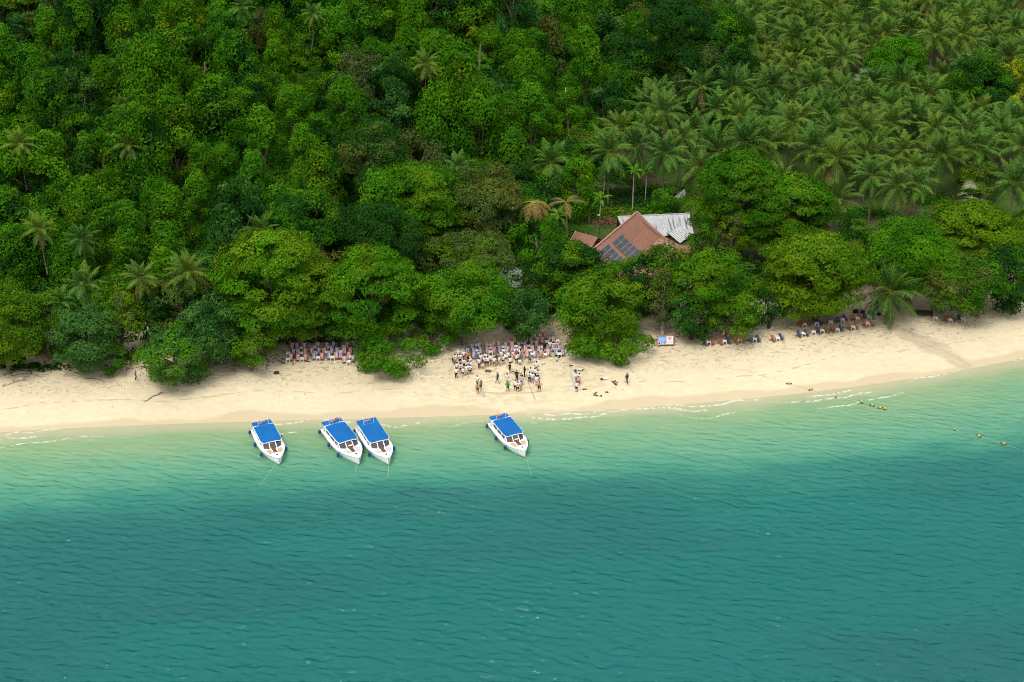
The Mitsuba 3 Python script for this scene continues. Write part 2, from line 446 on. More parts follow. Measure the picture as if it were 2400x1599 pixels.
# ---- trees of the shore, the house and the grove, one by one: (crown x, y, half width, half height in the photograph, y of the foot, form, palette, second, tips, label)
TREES = [
    (22, 765, 78, 92, 868, 'dome', 4, 1, .05, 'yellow green shore tree at the photo\'s left border behind the weed line'),
    (118, 735, 62, 62, 838, 'dome', 1, 4, .04, 'yellowish tree between two palms and the blue green shore bush'),
    (205, 795, 82, 78, 872, 'dome', 3, 3, .07, 'blue green shore bush with pale blossoms left of the grassy gap'),
    (262, 845, 36, 36, 878, 'dome', 6, 3, .02, 'low fresh green shrub at the sand edge beside the grassy gap'),
    (288, 745, 58, 66, 832, 'dome', 1, 5, .05, 'ochre green tree standing on the grassy gap'),
    (425, 690, 92, 40, 800, 'tier', 5, 2, .02, 'dark olive umbrella shaped tree behind the blossoming blue green tree'),
    (495, 770, 72, 74, 862, 'dome', 3, 2, .08, 'rear half of the twin blue green trees, with white blossoms'),
    (408, 838, 80, 74, 902, 'dome', 3, 6, .05, 'blue green tree that leans furthest out over the sand'),
    (592, 812, 60, 52, 866, 'dome', 1, 4, .03, 'low yellow green tree left of the striped deck chairs'),
    (640, 640, 128, 92, 815, 'tier', 4, 6, .10, 'huge almond tree with tiered boughs, behind the striped chairs'),
    (705, 722, 80, 66, 818, 'tier', 4, 1, .08, 'almond tree hanging directly over the striped deck chairs'),
    (865, 690, 116, 108, 815, 'tier', 6, 4, .06, 'deep green tiered almond tree beside the flat olive tree'),
    (790, 772, 50, 26, 815, 'dome', 2, 0, .0, 'low dark green bush in the shade behind the striped chairs'),
    (1108, 598, 126, 46, 680, 'flat', 5, 1, .03, 'wide flat olive umbrella tree below the small brown hut'),
    (1085, 708, 120, 88, 806, 'dome', 6, 4, .05, 'bright green almond tree above the crowd'),
    (1188, 648, 42, 30, 712, 'dome', 9, 5, .0, 'small silvery grey tree at the edge of the lawn'),
    (1235, 735, 68, 68, 800, 'dome', 3, 2, .10, 'dark bush with white blossoms behind the striped chairs of the crowd'),
    (908, 834, 86, 46, 866, 'dome', 6, 4, .05, 'bush leaning over the sand between the two blocks of striped chairs'),
    (1018, 796, 58, 36, 818, 'dome', 6, 4, .05, 'low bright green bough directly over the crowd'),
    (1395, 715, 92, 82, 812, 'dome', 4, 6, .05, 'bright almond tree between the crowd and the sign board'),
    (1385, 800, 58, 34, 836, 'dome', 6, 1, .03, 'low yellow green bush beside the striped chairs and the sign bush'),
    (1455, 815, 66, 40, 842, 'dome', 6, 4, .05, 'low round bush on the sand, left of the sign board'),
    (1338, 628, 86, 56, 735, 'tier', 2, 4, .09, 'dark tiered tree with yellow shoots in front of the small brown hut'),
    (1472, 695, 48, 52, 790, 'dome', 1, 4, .05, 'yellow green tree below the solar panels'),
    (1600, 700, 50, 62, 785, 'dome', 0, 3, .05, 'green tree with grey twigs behind the half bare tree'),
    (1552, 690, 38, 72, 785, 'dome', 7, 5, .04, 'half bare grey brown tree above the sign board'),
    (1445, 634, 52, 36, 745, 'dome', 4, 0, .05, 'yellow green tree directly below the solar panels'),
    (1552, 618, 84, 42, 755, 'dome', 4, 2, .05, 'yellow green tree hiding the foot of the brown roof'),
    (1660, 640, 88, 62, 775, 'dome', 0, 4, .07, 'green tree with silvery blossoms beside the tin roofs'),
    (1622, 745, 56, 58, 795, 'dome', 2, 3, .04, 'dark bush behind the first beach chairs'),
    (1718, 728, 80, 64, 796, 'dome', 4, 1, .06, 'round yellow green tree over the closed white parasol'),
    (1912, 640, 124, 106, 752, 'tier', 4, 1, .14, 'great spreading almond tree with orange tips and black trunk'),
    (1800, 720, 44, 52, 770, 'dome', 2, 3, .02, 'dark blue green bush between two almond trees'),
    (2130, 575, 112, 78, 712, 'dome', 0, 6, .02, 'feathery green tree behind the lone beach palm'),
    (2250, 668, 104, 78, 746, 'dome', 0, 5, .05, 'broad shore tree shading the last beach chairs'),
    (2290, 532, 122, 58, 650, 'tier', 4, 1, .09, 'yellow tipped tree below the pale crowned palm'),
    (2378, 640, 66, 82, 735, 'dome', 2, 0, .03, 'dark tree at the photo\'s right border above the beach'),
    (2000, 545, 44, 52, 668, 'dome', 2, 6, .01, 'dark round tree between the spreading almond and the feathery tree'),
    (1734, 448, 100, 84, 604, 'tier', 0, 4, .08, 'tall domed tree right of the white tin roof'),
    (1862, 478, 92, 64, 614, 'tier', 0, 4, .06, 'tiered green tree at the foot of the palm grove'),
    (1650, 548, 36, 40, 640, 'dome', 2, 0, .0, 'small dark round tree touching the white tin roof'),
    (1718, 532, 38, 46, 640, 'dome', 1, 7, .02, 'small ochre tree between two dark green trees'),
    (2300, 205, 96, 74, 300, 'dome', 2, 0, .0, 'large dark round tree within the palm grove'),
    (2382, 190, 58, 52, 272, 'dome', 8, 1, .2, 'bright yellow tree within the palm grove'),
    (2392, 265, 34, 60, 335, 'dome', 8, 7, .1, 'yellow brown tree below the bright yellow one'),
    (2062, 160, 52, 54, 245, 'dome', 6, 0, .0, 'fresh green tree, front one of two in the palm grove'),
    (2112, 128, 56, 50, 222, 'dome', 6, 6, .0, 'fresh green tree, rear one of two in the palm grove'),
    (2308, 402, 52, 40, 470, 'dome', 5, 1, .02, 'olive tree under the edge of the palm grove'),
    (990, 458, 116, 66, 578, 'tier', 0, 4, .09, 'tiered tree with yellow shoots beside the grey olive tree'),
    (1140, 462, 92, 80, 580, 'dome', 5, 5, .06, 'grey olive fine leaved tree left of the dead palms'),
    (880, 352, 82, 76, 480, 'dome', 2, 5, .03, 'dark crowned tall tree in front of the jungle slope'),
    (1352, 432, 40, 66, 520, 'tower', 6, 1, .02, 'bright green leafy column beside the leaning palm'),
    (880, 535, 100, 70, 690, 'dome', 2, 2, .0, 'nearly black green tree behind the tiered almond tree'),
    (735, 500, 95, 60, 640, 'dome', 2, 0, .0, 'very dark green tree at the foot of the jungle slope'),
    (1130, 620, 40, 36, 720, 'dome', 1, 5, .0, 'small ochre green tree under the flat olive crown'),
    (1568, 462, 44, 20, 496, 'dome', 6, 0, .0, 'low fresh green bush behind the white tin roof'),
    (1690, 100, 80, 90, 260, 'dome', 2, 0, .0, 'dark jungle tree at the upper edge of the palm grove'),
    (1655, 180, 70, 70, 300, 'dome', 2, 5, .0, 'dark jungle tree on the grove\'s border, below its twin'),
    (1590, 60, 80, 70, 250, 'dome', 2, 2, .0, 'dark jungle tree in the shady hollow of the slope'),
]
OCC = []                                    # (x, y, radius) of what stands already
for (cx, cy, hw, hh, fy, form, pal, pal2, tips, label) in TREES:
    rg = np.random.default_rng(int(cx * 7 + cy))
    base = above(cx, fy)
    c = at_y(cx, cy, base[1] + .3)
    dep = project(c)[2]; sc = FOC / dep
    rx = hw / sc
    ry = min(rx, 6.5)
    dn = math.atan2(100 - c[2], c[1])
    rz = math.sqrt(max((hh / sc) ** 2 - (ry * math.sin(dn)) ** 2, (.38 * rx) ** 2)) / math.cos(dn)
    g0 = float(Z(base[0], base[1])); low = c[2] - rz
    over = (640 < cx < 1330 or 1640 < cx < 2330) and cy + hh > 735      # boughs that chairs stand under
    if not over and 'black trunk' not in label and form != 'flat' and low > g0 + .5:
        nb = max(g0 + .4, low - 3.2); c = c + [0, 0, (nb - low) / 2]; rz += (low - nb) / 2
    if not over: rx *= 1.06; ry *= 1.06; rz *= 1.04
    area = rx * rz
    rf = 1.02 if hh < 50 and cy > 780 else .92
    n_clump = int(np.clip(26 + area * 1.35, 30, 100))
    lf = .36 if form == 'tier' else .31
    v, f, uv, C = crown((rx * rf, ry * rf, rz * rf), pal, rg, form, n_clump, 26 if form != 'tier' else 28, lf, pal2, tips, holes=.5 if 'half bare' in label else .08, csize=(.16, .33) if form != 'tier' else (.20, .40))
    v = v + c
    bad = v[:, 2] < Z(v[:, 0], v[:, 1]) + .12
    q = bad.reshape(-1, 4).any(1)
    keep = np.repeat(~q, 4)
    idx = np.cumsum(keep) - 1
    f = idx[f[np.concatenate([~q, ~q])]]
    k = key('shore_tree' if fy > 560 else 'broadleaf_tree')
    scene[k + '__crown'] = leafply(v[keep], f, uv[keep])
    bz = Z(base[0], base[1]) - c[2] - .4
    tv, tf = trunk_mesh(C, bz, .10 + .022 * (rx + rz), rg, 12, (base[0] - c[0], base[1] - c[1]))
    scene[k + '__trunk'] = mikit.ply((tv + c, tf), 'dark_bark' if 'black trunk' in label or pal == 2 else 'pale_bark' if 'half bare' in label else 'bark', 50)
    tag(k, label, 'tree')
    OCC.append((base[0], base[1], rx * .8))


BUSH = []
for i in range(6):
    rg = np.random.default_rng(700 + i)
    R = ((2.4, 2.2, 1.7), (1.9, 2.1, 2.0), (2.6, 2.3, 1.5))[i % 3]
    v, f, uv, C = crown(R, (2, 0, 3, 2, 0, 1)[i], rg, 'dome', 22, 22, .36, (0, 2, 2, 2, 6, 0)[i], .02, csize=(.3, .48))
    group_of(f'bush_kind_{i}', leaves=leafply(v, f, uv), stems=mikit.ply(trunk_mesh(C, -R[2] - .2, .09, rg, 6), 'bark', 50)); BUSH.append((f'bush_kind_{i}', R))
rg = np.random.default_rng(77)
for x in np.arange(-82, 92, 3.4):
    for row in (0, 1, 2):
        xx = x + rg.uniform(-1.4, 1.4); s_ = (25.5, 30.5, 36)[row] + rg.uniform(-1.6, 1.6) - (5 if xx < -36 and row == 0 else 0); y = shore(xx) + s_
        px, py, _ = project([xx, y, Z(xx, y) + 1])
        if not -60 < px < 2460 or (270 < px < 335 and row < 2) or (row == 0 and (1230 < px < 1310 or px > 1760)): continue
        if 6 < xx < 30 and y > 203 or (1170 < px < 1300 and 600 < py < 690): continue
        g, R = BUSH[int(rg.integers(0, 6))]; s = rg.uniform(.8, 1.3)
        k = key('understory_bush'); instance(k, g, T().translate([float(xx), float(y), float(Z(xx, y)) + R[2] * s * .75]).rotate([0, 0, 1], float(rg.uniform(0, 360))).scale(float(s)))
        tag(k, 'bush in the shade between the trunks of the shore trees', 'bush', 'understory bushes behind the shore trees')


# ---- coconut palms
def frond_mesh(L, e0, droop, rng, pairs=24, pal=10, wind=0.0, wid=.15):
    n = 12
    s = np.linspace(0, 1, n); ang = e0 - droop * s ** 1.25
    step = L / (n - 1)
    x = np.concatenate([[0], np.cumsum(np.cos(ang[:-1]) * step)]); z = np.concatenate([[0], np.cumsum(np.sin(ang[:-1]) * step)])
    side = wind * s ** 2 * L
    P = np.stack([x, side, z], 1)
    rv, rf = tube(P, np.linspace(.055, .014, n), 4, False)
    ruv = np.tile([[11 + .5, .3]], (len(rv), 1))
    q = np.repeat(np.linspace(.14, .985, pairs), 2) + rng.uniform(-.008, .008, pairs * 2)
    sgn = np.tile([1, -1], pairs)
    bp = np.stack([np.interp(q, s, P[:, i]) for i in range(3)], 1)
    a = np.interp(q, s, ang)
    tan = np.stack([np.cos(a), 0 * a, np.sin(a)], 1); nor = np.stack([-np.sin(a), 0 * a, np.cos(a)], 1)
    lat = np.stack([0 * a, sgn, 0 * a], 1)
    ll = L * .27 * np.clip(np.sin(np.clip((q - .02) / .98, 0, 1) ** .8 * np.pi * .93 + .12), .25, 1) * rng.uniform(.85, 1.12, len(q))
    d = tan * .62 + lat * .85 + nor * .12 + rng.normal(size=(len(q), 3)) * .08
    d /= np.linalg.norm(d, axis=1, keepdims=True)
    d2 = d + np.array([0, 0, -.75]) + rng.normal(size=(len(q), 3)) * .06
    d2 /= np.linalg.norm(d2, axis=1, keepdims=True)
    mid = bp + d * (ll * .5)[:, None]; tip = mid + d2 * (ll * .55)[:, None]
    w = tan * wid * .5
    v = np.stack([bp - w * .6, bp + w * .6, mid + w, mid - w, tip], 1).reshape(-1, 3)
    i = np.arange(len(q)) * 5
    f = np.vstack([np.stack([i, i + 1, i + 2], 1), np.stack([i, i + 2, i + 3], 1), np.stack([i + 3, i + 2, i + 4], 1)])
    rn = np.clip(rng.uniform(.25, .75) + rng.normal(size=len(q)) * .15, 0, .97)
    uv = np.repeat(np.stack([pal + rn, rng.uniform(0, .8, len(q))], 1), 5, 0)
    v_, f_ = cat((rv, rf), (v, f))
    return v_, f_, np.vstack([ruv, uv])


def spin(v, az):
    c, s = math.cos(az), math.sin(az)
    return v @ np.array([[c, s, 0], [-s, c, 0], [0, 0, 1]])


def palm_parts(seed, L=5.0, n=25, lean=.6, low=-.85, dead=0, pal=10, up=1.5, H=10.0, wind=.06):
    rg = np.random.default_rng(seed)
    parts = {}
    for i in range(n):
        t = (i + .5) / n
        e0 = up - (up - low) * t ** 1.1 + rg.normal() * .07
        Lf = L * rg.uniform(.88, 1.08) * (.86 if t < .12 else 1)
        p = 12 if i >= n - dead else pal
        v, f, uv = frond_mesh(Lf, e0, rg.uniform(.8, 1.2) * (.62 if t < .3 else 1.0 if t < .72 else .7), rg, 24, p, wind * rg.normal())
        v = spin(v, i * 2.39996 + rg.normal() * .15)
        v[:, :2] += np.array([1.0, .25]) * wind * 2 * ((v[:, 0] ** 2 + v[:, 1] ** 2) / L ** 2)[:, None]
        parts['frond' if i == 0 else f'frond_{i:03d}'] = (v, f, uv)
    k = np.linspace(0, 1, 10)[:, None]
    a = rg.uniform(0, 6.28)
    pts = np.array([lean * math.cos(a), lean * math.sin(a), 0]) * (1 - k) ** 1.8 + np.array([0, 0, 1]) * (-(H + 1.5) * (1 - k))
    r = .11 + .10 * (1 - k[:, 0]) ** 3
    parts['trunk'] = tube(pts, r, 7)
    nuts = []
    for j in range(7):
        b = j * .9 + rg.normal() * .2
        m = trimesh.creation.icosphere(1, .14); nuts.append((m.vertices * [1, 1, 1.2] + [.30 * math.cos(b), .30 * math.sin(b), -.28 + .1 * rg.normal()], m.faces))
    parts['coconuts'] = cat(*nuts)
    return parts


paint('coconut', lambda p, n, uv: mix((.22, .16, .03), (.30, .22, .05), noise(p.x * 2, p.y * 2, p.z * 2)), .5, .4)
NEAR_P, FAR_P = [], []
for i in range(5):
    P_ = palm_parts(100 + i, n=25 + i % 3, lean=(.3, .9, .5, 1.4, .7)[i], dead=(0, 1, 0, 2, 1)[i], wind=(.05, .09, .04, .08, .06)[i], low=(-.8, -1.0, -.7, -1.1, -.9)[i], pal=(10, 13, 14, 10, 13)[i], L=(5.0, 4.7, 5.2, 4.6, 5.1)[i])
    g = f'near_palm_kind_{i}'
    group_of(g, **{n_: (leafply(*m) if n_.startswith('frond') else mikit.ply(m, 'coconut' if n_ == 'coconuts' else 'bark', 50)) for n_, m in P_.items()})
    NEAR_P.append(g)
    cr = [m for n_, m in P_.items() if n_.startswith('frond')]
    v, f = cat(*[(m[0], m[1]) for m in cr])
    group_of(f'far_palm_kind_{i}', crown=leafply(v, f, np.vstack([m[2] for m in cr])), trunk=mikit.ply(P_['trunk'], 'bark', 50))
    FAR_P.append(f'far_palm_kind_{i}')
PALMS = [  # crown centre in the photograph, frond reach there, height of the crown over the ground, label
    (45, 338, 50, 8.5, 'coconut palm with yellow stalks at the photo\'s left border on the slope'),
    (302, 342, 44, 9, 'windswept coconut palm rising from the vines left of the bare pole trunk'),
    (287, 250, 30, 8, 'small coconut palm half sunk in vines, above the windswept one'),
    (567, 18, 36, 9, 'coconut palm at the top of the slope, nearer the bare pole trunk'),
    (735, 34, 36, 9, 'coconut palm with brown lower fronds at the top of the slope'),
    (997, 150, 46, 9, 'lone coconut palm on a vine wrapped trunk high in the jungle'),
    (92, 538, 48, 9, 'coconut palm behind the pair of yellow stalked palms, furthest up the slope'),
    (192, 562, 46, 8, 'dark coconut palm just behind the yellow stalked pair'),
    (196, 668, 56, 7, 'larger one of the pair of yellow stalked palms by the shore bushes'),
    (140, 705, 46, 6, 'smaller one of the pair of yellow stalked palms by the shore bushes'),
    (327, 652, 54, 8, 'spreading coconut palm above the ochre tree and the grassy gap'),
    (440, 640, 60, 8.5, 'tall fronded palm above the dark umbrella shaped tree'),
    (612, 545, 54, 9, 'dark coconut palm peeping over the huge almond tree'),
    (1292, 382, 60, 8, 'leaning coconut palm with a curved pale trunk left of the grove'),
    (1072, 392, 48, 8.5, 'coconut palm showing behind the grey olive tree'),
    (2085, 686, 84, 5.4, 'lone coconut palm on the sand beside the red kayak'),
    (1453, 306, 58, 9.5, 'coconut palm at the grove\'s left corner'), (1490, 343, 60, 9.5, 'front palm of the grove directly above the thin areca palms'),
    (1558, 362, 62, 9.0, 'front palm of the grove above the small tin shed'), (1518, 300, 54, 10, 'palm in the second rank above the thin areca palms'),
    (1600, 326, 54, 10, 'palm in the second rank above the small tin shed'), (1642, 396, 58, 7.5, 'palm at the grove\'s front beside the tall domed tree'),
    (1746, 336, 62, 9.5, 'palm directly above the tall domed tree'), (1906, 346, 66, 9.5, 'broad palm directly above the tiered tree at the grove\'s foot'),
    (2044, 412, 62, 8.5, 'palm with a pale grey crown at the grove\'s front'), (2103, 438, 64, 8.0, 'hanging fronded palm right of the pale grey crowned one'),
    (1962, 469, 62, 7.0, 'lowest palm of the grove, in front of the round dark tree'), (2205, 364, 62, 8.5, 'palm left of the olive tree under the grove'),
    (2379, 430, 66, 8.0, 'pale crowned palm at the photo\'s right border'), (2150, 432, 56, 8.5, 'palm behind the hanging fronded one'),
    (1830, 420, 52, 8.0, 'palm between the tall domed tree and the tiered tree'),
]
PP = []
for i, (px, py, r, h, label) in enumerate(PALMS):
    if i < 13 or i == 14: h += 3.2
    c = above(px, py, h); s = r / (FOC / project(c)[2]) / 4.9
    k = key('coconut_palm'); g = NEAR_P[2 if i == 15 else (i * 3 + 1) % 5]
    zs = (h + .5) / 10.5
    instance(k, g, T().translate(c.tolist()).rotate([0, 0, 1], float((i * 77) % 360)).scale([s, s, s if zs < s * 1.25 else s]))
    tag(k, label, 'palm tree')
    PP.append((c[0], c[1], 3.2)); 
OCC += [(x, y, 2.5) for x, y, r in PP]
HOUSE_KEEP = [(17, 218, 13), (29, 232, 9), (15, 240, 12), (8, 222, 6)]
# the grove: rank on rank behind
rg = np.random.default_rng(5)
cand = []
for i in range(60):
    for j in range(60):
        x = -20 + i * 6.6 + rg.uniform(-2.5, 2.5) + (j % 2) * 3.3; y = 243 + j * 6.4 + rg.uniform(-2.5, 2.5)
        d = (y - foot(x)) / 3.07
        if d > -4.5 or x < 14: continue
        if any((x - a) ** 2 + (y - b) ** 2 < (4.2 if r > 3.3 else 4.2) ** 2 for a, b, r in PP): continue
        if any((x - a) ** 2 + (y - b) ** 2 < (r * .9 + 1.5) ** 2 for a, b, r in OCC[:len(TREES)]): continue
        if any(t_[1] < 330 and t_[0] > 1950 and abs(x - a) < r * 1.25 + .5 and -11 < y - b < r + 2 for (a, b, r), t_ in zip(OCC, TREES)): continue
        if y < 249 and 1700 < project([x, y, 6])[0] < 1900: continue
        px, py, dep = project([x, y, Z(x, y) + 10])
        if -60 < px < 2470 and -75 < py < 560: cand.append((y, x))
cand.sort()
n_thing = 300 - 20 - len(PALMS)
for n_, (y, x) in enumerate(cand):
    s = rg.uniform(.80, 1.16); near = n_ < 75
    z = float(Z(x, y)) + 10.2 * s * rg.uniform(.62, 1.06)
    m = T().translate([float(x), float(y), z]).rotate([0, 0, 1], float(rg.uniform(0, 360))).rotate([1, 0, 0], float(rg.normal() * 6)).scale(float(s))
    gi = int(rg.integers(0, 5))
    if n_ < n_thing:
        k = key('coconut_palm'); instance(k, (NEAR_P if near else FAR_P)[gi], m)
        tag(k, 'coconut palm in the front ranks of the dense grove' if near else 'coconut palm further back in the dense grove', 'palm tree', 'palms in the front ranks of the grove' if near else 'palms further back in the grove')
    else:
        instance(f'distant_palm_forest__{n_ - n_thing + 1:03d}', FAR_P[gi], m)
        labels.setdefault('distant_palm_forest', {'label': 'far end of the coconut grove seen as one mass', 'category': 'palms', 'kind': 'stuff'})

# ---- thin areca palms, dead palms, a fan palm
for i, (px, py, fx, fy, r, label) in enumerate([
        (1419, 396, 1414, 462, 26, 'thin areca palm left of the pair of thin areca palms in the clearing'), (1486, 403, 1482, 492, 27, 'taller thin areca palm standing right behind the brown roof\'s peak'),
        (1516, 402, 1512, 470, 22, 'thin areca palm right of the one behind the brown roof\'s peak'), (1408, 468, 1404, 535, 28, 'areca palm with drooping crown above the dug up earth'),
        (1384, 462, 1380, 520, 22, 'small areca palm left of the drooping crowned one'), (1310, 508, 1300, 585, 30, 'fan like palm beside the dead brown palms'),
        (1292, 520, 1290, 590, 24, 'low bushy palm below the dead brown palms')]):
    b = above(fx, fy); c = at_y(px, py, b[1]); s = r / (FOC / project(c)[2])
    k = key('areca_palm'); rg = np.random.default_rng(300 + i)
    for j in range(9):
        v, f, uv = frond_mesh(s * rg.uniform(.95, 1.2), 1.35 - 1.5 * j / 9 + rg.normal() * .1, 1.5, rg, 11, 6 if i < 5 else 10, .05, .20)
        scene[sub(k, 'frond')] = leafply(spin(v, j * 2.4 + i) + c, f, uv)
    q = np.linspace(0, 1, 6)[:, None]
    put(k + '__trunk', tube(b * (1 - q) + c * q - [0, 0, .1], .11 - .04 * q[:, 0], 6), 'pale_bark' if i < 5 else 'bark')
    tag(k, label, 'palm tree')
for i, (px, py, fx, fy, r, n, label) in enumerate([(1250, 474, 1262, 600, 52, 15, 'dead palm with brown fronds hanging straight down'), (1326, 474, 1330, 560, 50, 5, 'broken dead palm with a few bent grey brown fronds')]):
    b = above(fx, fy); c = at_y(px, py, b[1]); s = r / (FOC / project(c)[2]); k = key('dead_palm'); rg = np.random.default_rng(330 + i)
    for j in range(n):
        e0 = (.15 if i == 0 else .5) - .5 * rg.random()
        v, f, uv = frond_mesh(s * rg.uniform(.9, 1.3), e0, 1.5 if i == 0 else 1.0, rg, 18, 12 if (i or j % 3) else 5, .05, .12)
        scene[sub(k, 'frond')] = leafply(spin(v, j * 2.4) + c, f, uv)
    q = np.linspace(0, 1, 6)[:, None]
    put(k + '__trunk', tube(b * (1 - q) + c * q, .17 - .04 * q[:, 0], 6), 'bark'); tag(k, label, 'palm tree')
for i, (px, py, r, h, pal, label) in enumerate([(2028, 182, 26, 9, 9, 'silvery fan palm amid the coconut grove'), (2278, 458, 42, 4, 9, 'pale whitish plumed palm above the yellow tipped tree')]):
    c = above(px, py, h); s = r / (FOC / project(c)[2]); k = key('fan_palm'); rg = np.random.default_rng(350 + i)
    for j in range(18):
        d = sphere_dirs(1, rg, -.3)[0]; aa = np.cross(d, [0, 0, 1]); aa /= np.linalg.norm(aa); bb = np.cross(aa, d)
        o = c + d * s * .55; vs, fs = [], []
        for q in np.linspace(-1.5, 1.5, 13):
            e = d * math.cos(q) + aa * math.sin(q); w = np.cross(e, bb) * .05; t = o + (e - [0, 0, .18]) * s * .55
            n0 = len(vs); vs += [o, (o + t) / 2 - w, t, (o + t) / 2 + w]; fs += [(n0, n0 + 1, n0 + 2), (n0, n0 + 2, n0 + 3)]
        scene[sub(k, 'fan_leaf')] = leafply(np.array(vs), np.array(fs), np.tile([[(1 if i == 1 and j % 3 == 0 else pal) + rg.random() * .9, .3]], (len(vs), 1)))
    put(k + '__trunk', tube([c - [0, 0, h + 1], c - [0, 0, h / 2], c], [.2, .15, .12], 6), 'bark'); tag(k, label, 'palm tree')

# ---- the jungle slope
JK = []
def jungle_kind(name, seed, R, form, pal, pal2, tips, label, **kw):
    rg = np.random.default_rng(seed)
    v, f, uv, C = crown(R, pal, rg, form, kw.pop('n', 46), kw.pop('dens', 32), kw.pop('leaf', .29), pal2, tips, **kw)
    base = -R[2] - 4.5
    tm = trunk_mesh(C, base, .26, rg, 7)
    group_of(name, crown=leafply(v, f, uv), trunk=mikit.ply(tm, 'bark', 50))
    JK.append((name, R, label))
for i, (R, pal, pal2) in enumerate([((3.6, 3.6, 3.4), 0, 1), ((4.3, 4.0, 3.0), 0, 6), ((3.2, 3.5, 4.0), 0, 2), ((4.0, 3.6, 3.6), 0, 0), ((3.4, 3.4, 3.2), 6, 0)]):
    jungle_kind(f'jungle_mound_{i}', 400 + i, R, 'dome', pal, pal2, .02, 'vine smothered mound shaped tree in the bright jungle canopy', hang=.1)
for i, (R, pal, pal2) in enumerate([((2.5, 2.6, 5.4), 0, 1), ((2.9, 2.6, 4.6), 0, 0), ((2.2, 2.3, 5.8), 6, 0), ((2.7, 2.8, 5.0), 0, 2)]):
    jungle_kind(f'jungle_tower_{i}', 420 + i, R, 'tower', pal, pal2, .01, 'narrow column shaped tree wrapped in hanging vines on the slope', hang=.45, n=40)
for i, (R, pal, pal2) in enumerate([((3.8, 3.6, 3.8), 2, 0), ((4.4, 4.2, 3.4), 2, 2), ((3.3, 3.5, 4.2), 2, 3)]):
    jungle_kind(f'jungle_dark_{i}', 440 + i, R, 'dome', pal, pal2, .0, 'dark leaved forest tree between the brighter jungle trees', dens=28)
for i, (R, pal, pal2) in enumerate([((3.8, 3.8, 3.4), 5, 7), ((3.5, 3.3, 4.0), 7, 5), ((3.4, 3.2, 3.6), 1, 5)]):
    jungle_kind(f'jungle_olive_{i}', 460 + i, R, 'dome', pal, pal2, .02, 'olive brown tree among the green jungle trees of the slope', leaf=.28, holes=.14)
jungle_kind('jungle_fern_0', 480, (3.6, 3.6, 2.0), 'tier', 6, 3, .02, 'flat topped large leaved tree in the jungle canopy', leaf=.50, dens=22)
jungle_kind('jungle_fern_1', 481, (3.2, 3.4, 1.8), 'tier', 3, 6, .02, 'flat topped large leaved tree in the jungle canopy', leaf=.50, dens=22)
KG = {'vine smothered mound': 'mound shaped jungle trees', 'narrow column': 'vine column trees', 'dark leaved forest': 'dark jungle trees', 'olive brown tree': 'olive jungle trees', 'flat topped large': 'large leaved jungle trees'}
NM = {'vine smothered mound': 'jungle_tree', 'narrow column': 'vine_draped_tree', 'dark leaved forest': 'dark_forest_tree', 'olive brown tree': 'olive_forest_tree', 'flat topped large': 'large_leaved_tree'}
rg = np.random.default_rng(21)
spots, cells = [], {}
for _ in range(44000):
    y = rg.uniform(196, 440); x = rg.uniform(-.44 * y - 6, 112)
    d = (y - foot(x)) / (1 if x < 4 else 3.07)
    if d < (-11 if x < -24 else -4 if x < 6 else 2.0): continue
    if y - shore(x) < 27: continue
    cell = (int(x // 8), int(y // 8))
    near = [q for a in (-1, 0, 1) for b in (-1, 0, 1) for q in cells.get((cell[0] + a, cell[1] + b), [])]
    if any((x - a) ** 2 + (y - b) ** 2 < 5.5 ** 2 for a, b in near): continue
    if any((x - a) ** 2 + (y - b) ** 2 < (r * .8 + 1.9) ** 2 for a, b, r in OCC[:len(TREES)]): continue
    if any((x - a) ** 2 + (y - b) ** 2 < r * r for a, b, r in HOUSE_KEEP): continue
    if any(abs(x - a) < 3.6 and -7.5 < y - b < 2.5 for a, b, r in OCC[len(TREES):]): continue
    px, py, dep = project([x, y, Z(x, y) + 7])
    if not (-70 < px < 2000 and -90 < py < 760): continue
    if any(abs(px - q[0]) < q[2] and 0 < (py + 45) - q[1] < 115 and y < q[3] for q in [(480, 140, 22, 999), (1330, 195, 20, 999)]): continue
    cells.setdefault(cell, []).append((x, y)); spots.append((x, y))
for x, y in sorted(spots, key=lambda q: q[1]):
    px, py, _ = project([x, y, Z(x, y) + 7])
    w = meshkit.noise(np.array([x / 17, y / 17, 2.0]), 6) + rg.normal() * .10
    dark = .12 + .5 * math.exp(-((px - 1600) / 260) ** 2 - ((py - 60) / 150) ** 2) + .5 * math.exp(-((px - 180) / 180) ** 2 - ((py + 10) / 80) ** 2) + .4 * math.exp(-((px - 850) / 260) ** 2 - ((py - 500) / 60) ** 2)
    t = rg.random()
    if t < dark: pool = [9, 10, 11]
    elif t > .955 or (w > .76 and t > .7): pool = [12, 13, 14]
    elif t > .89: pool = [15, 16]
    elif w < .42 or t < dark + .2: pool = [5, 6, 7, 8]
    else: pool = [0, 1, 2, 3, 4]
    name, R, label = JK[pool[int(rg.integers(0, len(pool)))]]
    s = rg.uniform(.95, 1.5) if rg.random() > .2 else rg.uniform(1.4, 1.85); zs = rg.uniform(.9, 1.3)
    kk = next(q for q in KG if label.startswith(q))
    z = float(Z(x, y)) + R[2] * s * zs * rg.uniform(.30, .66) + rg.uniform(0, 1.6)
    k = key(NM[kk]); instance(k, name, T().translate([x, y, z]).rotate([0, 0, 1], float(rg.uniform(0, 360))).scale([s, s, s * zs]))
    tag(k, label, 'tree', KG[kk])

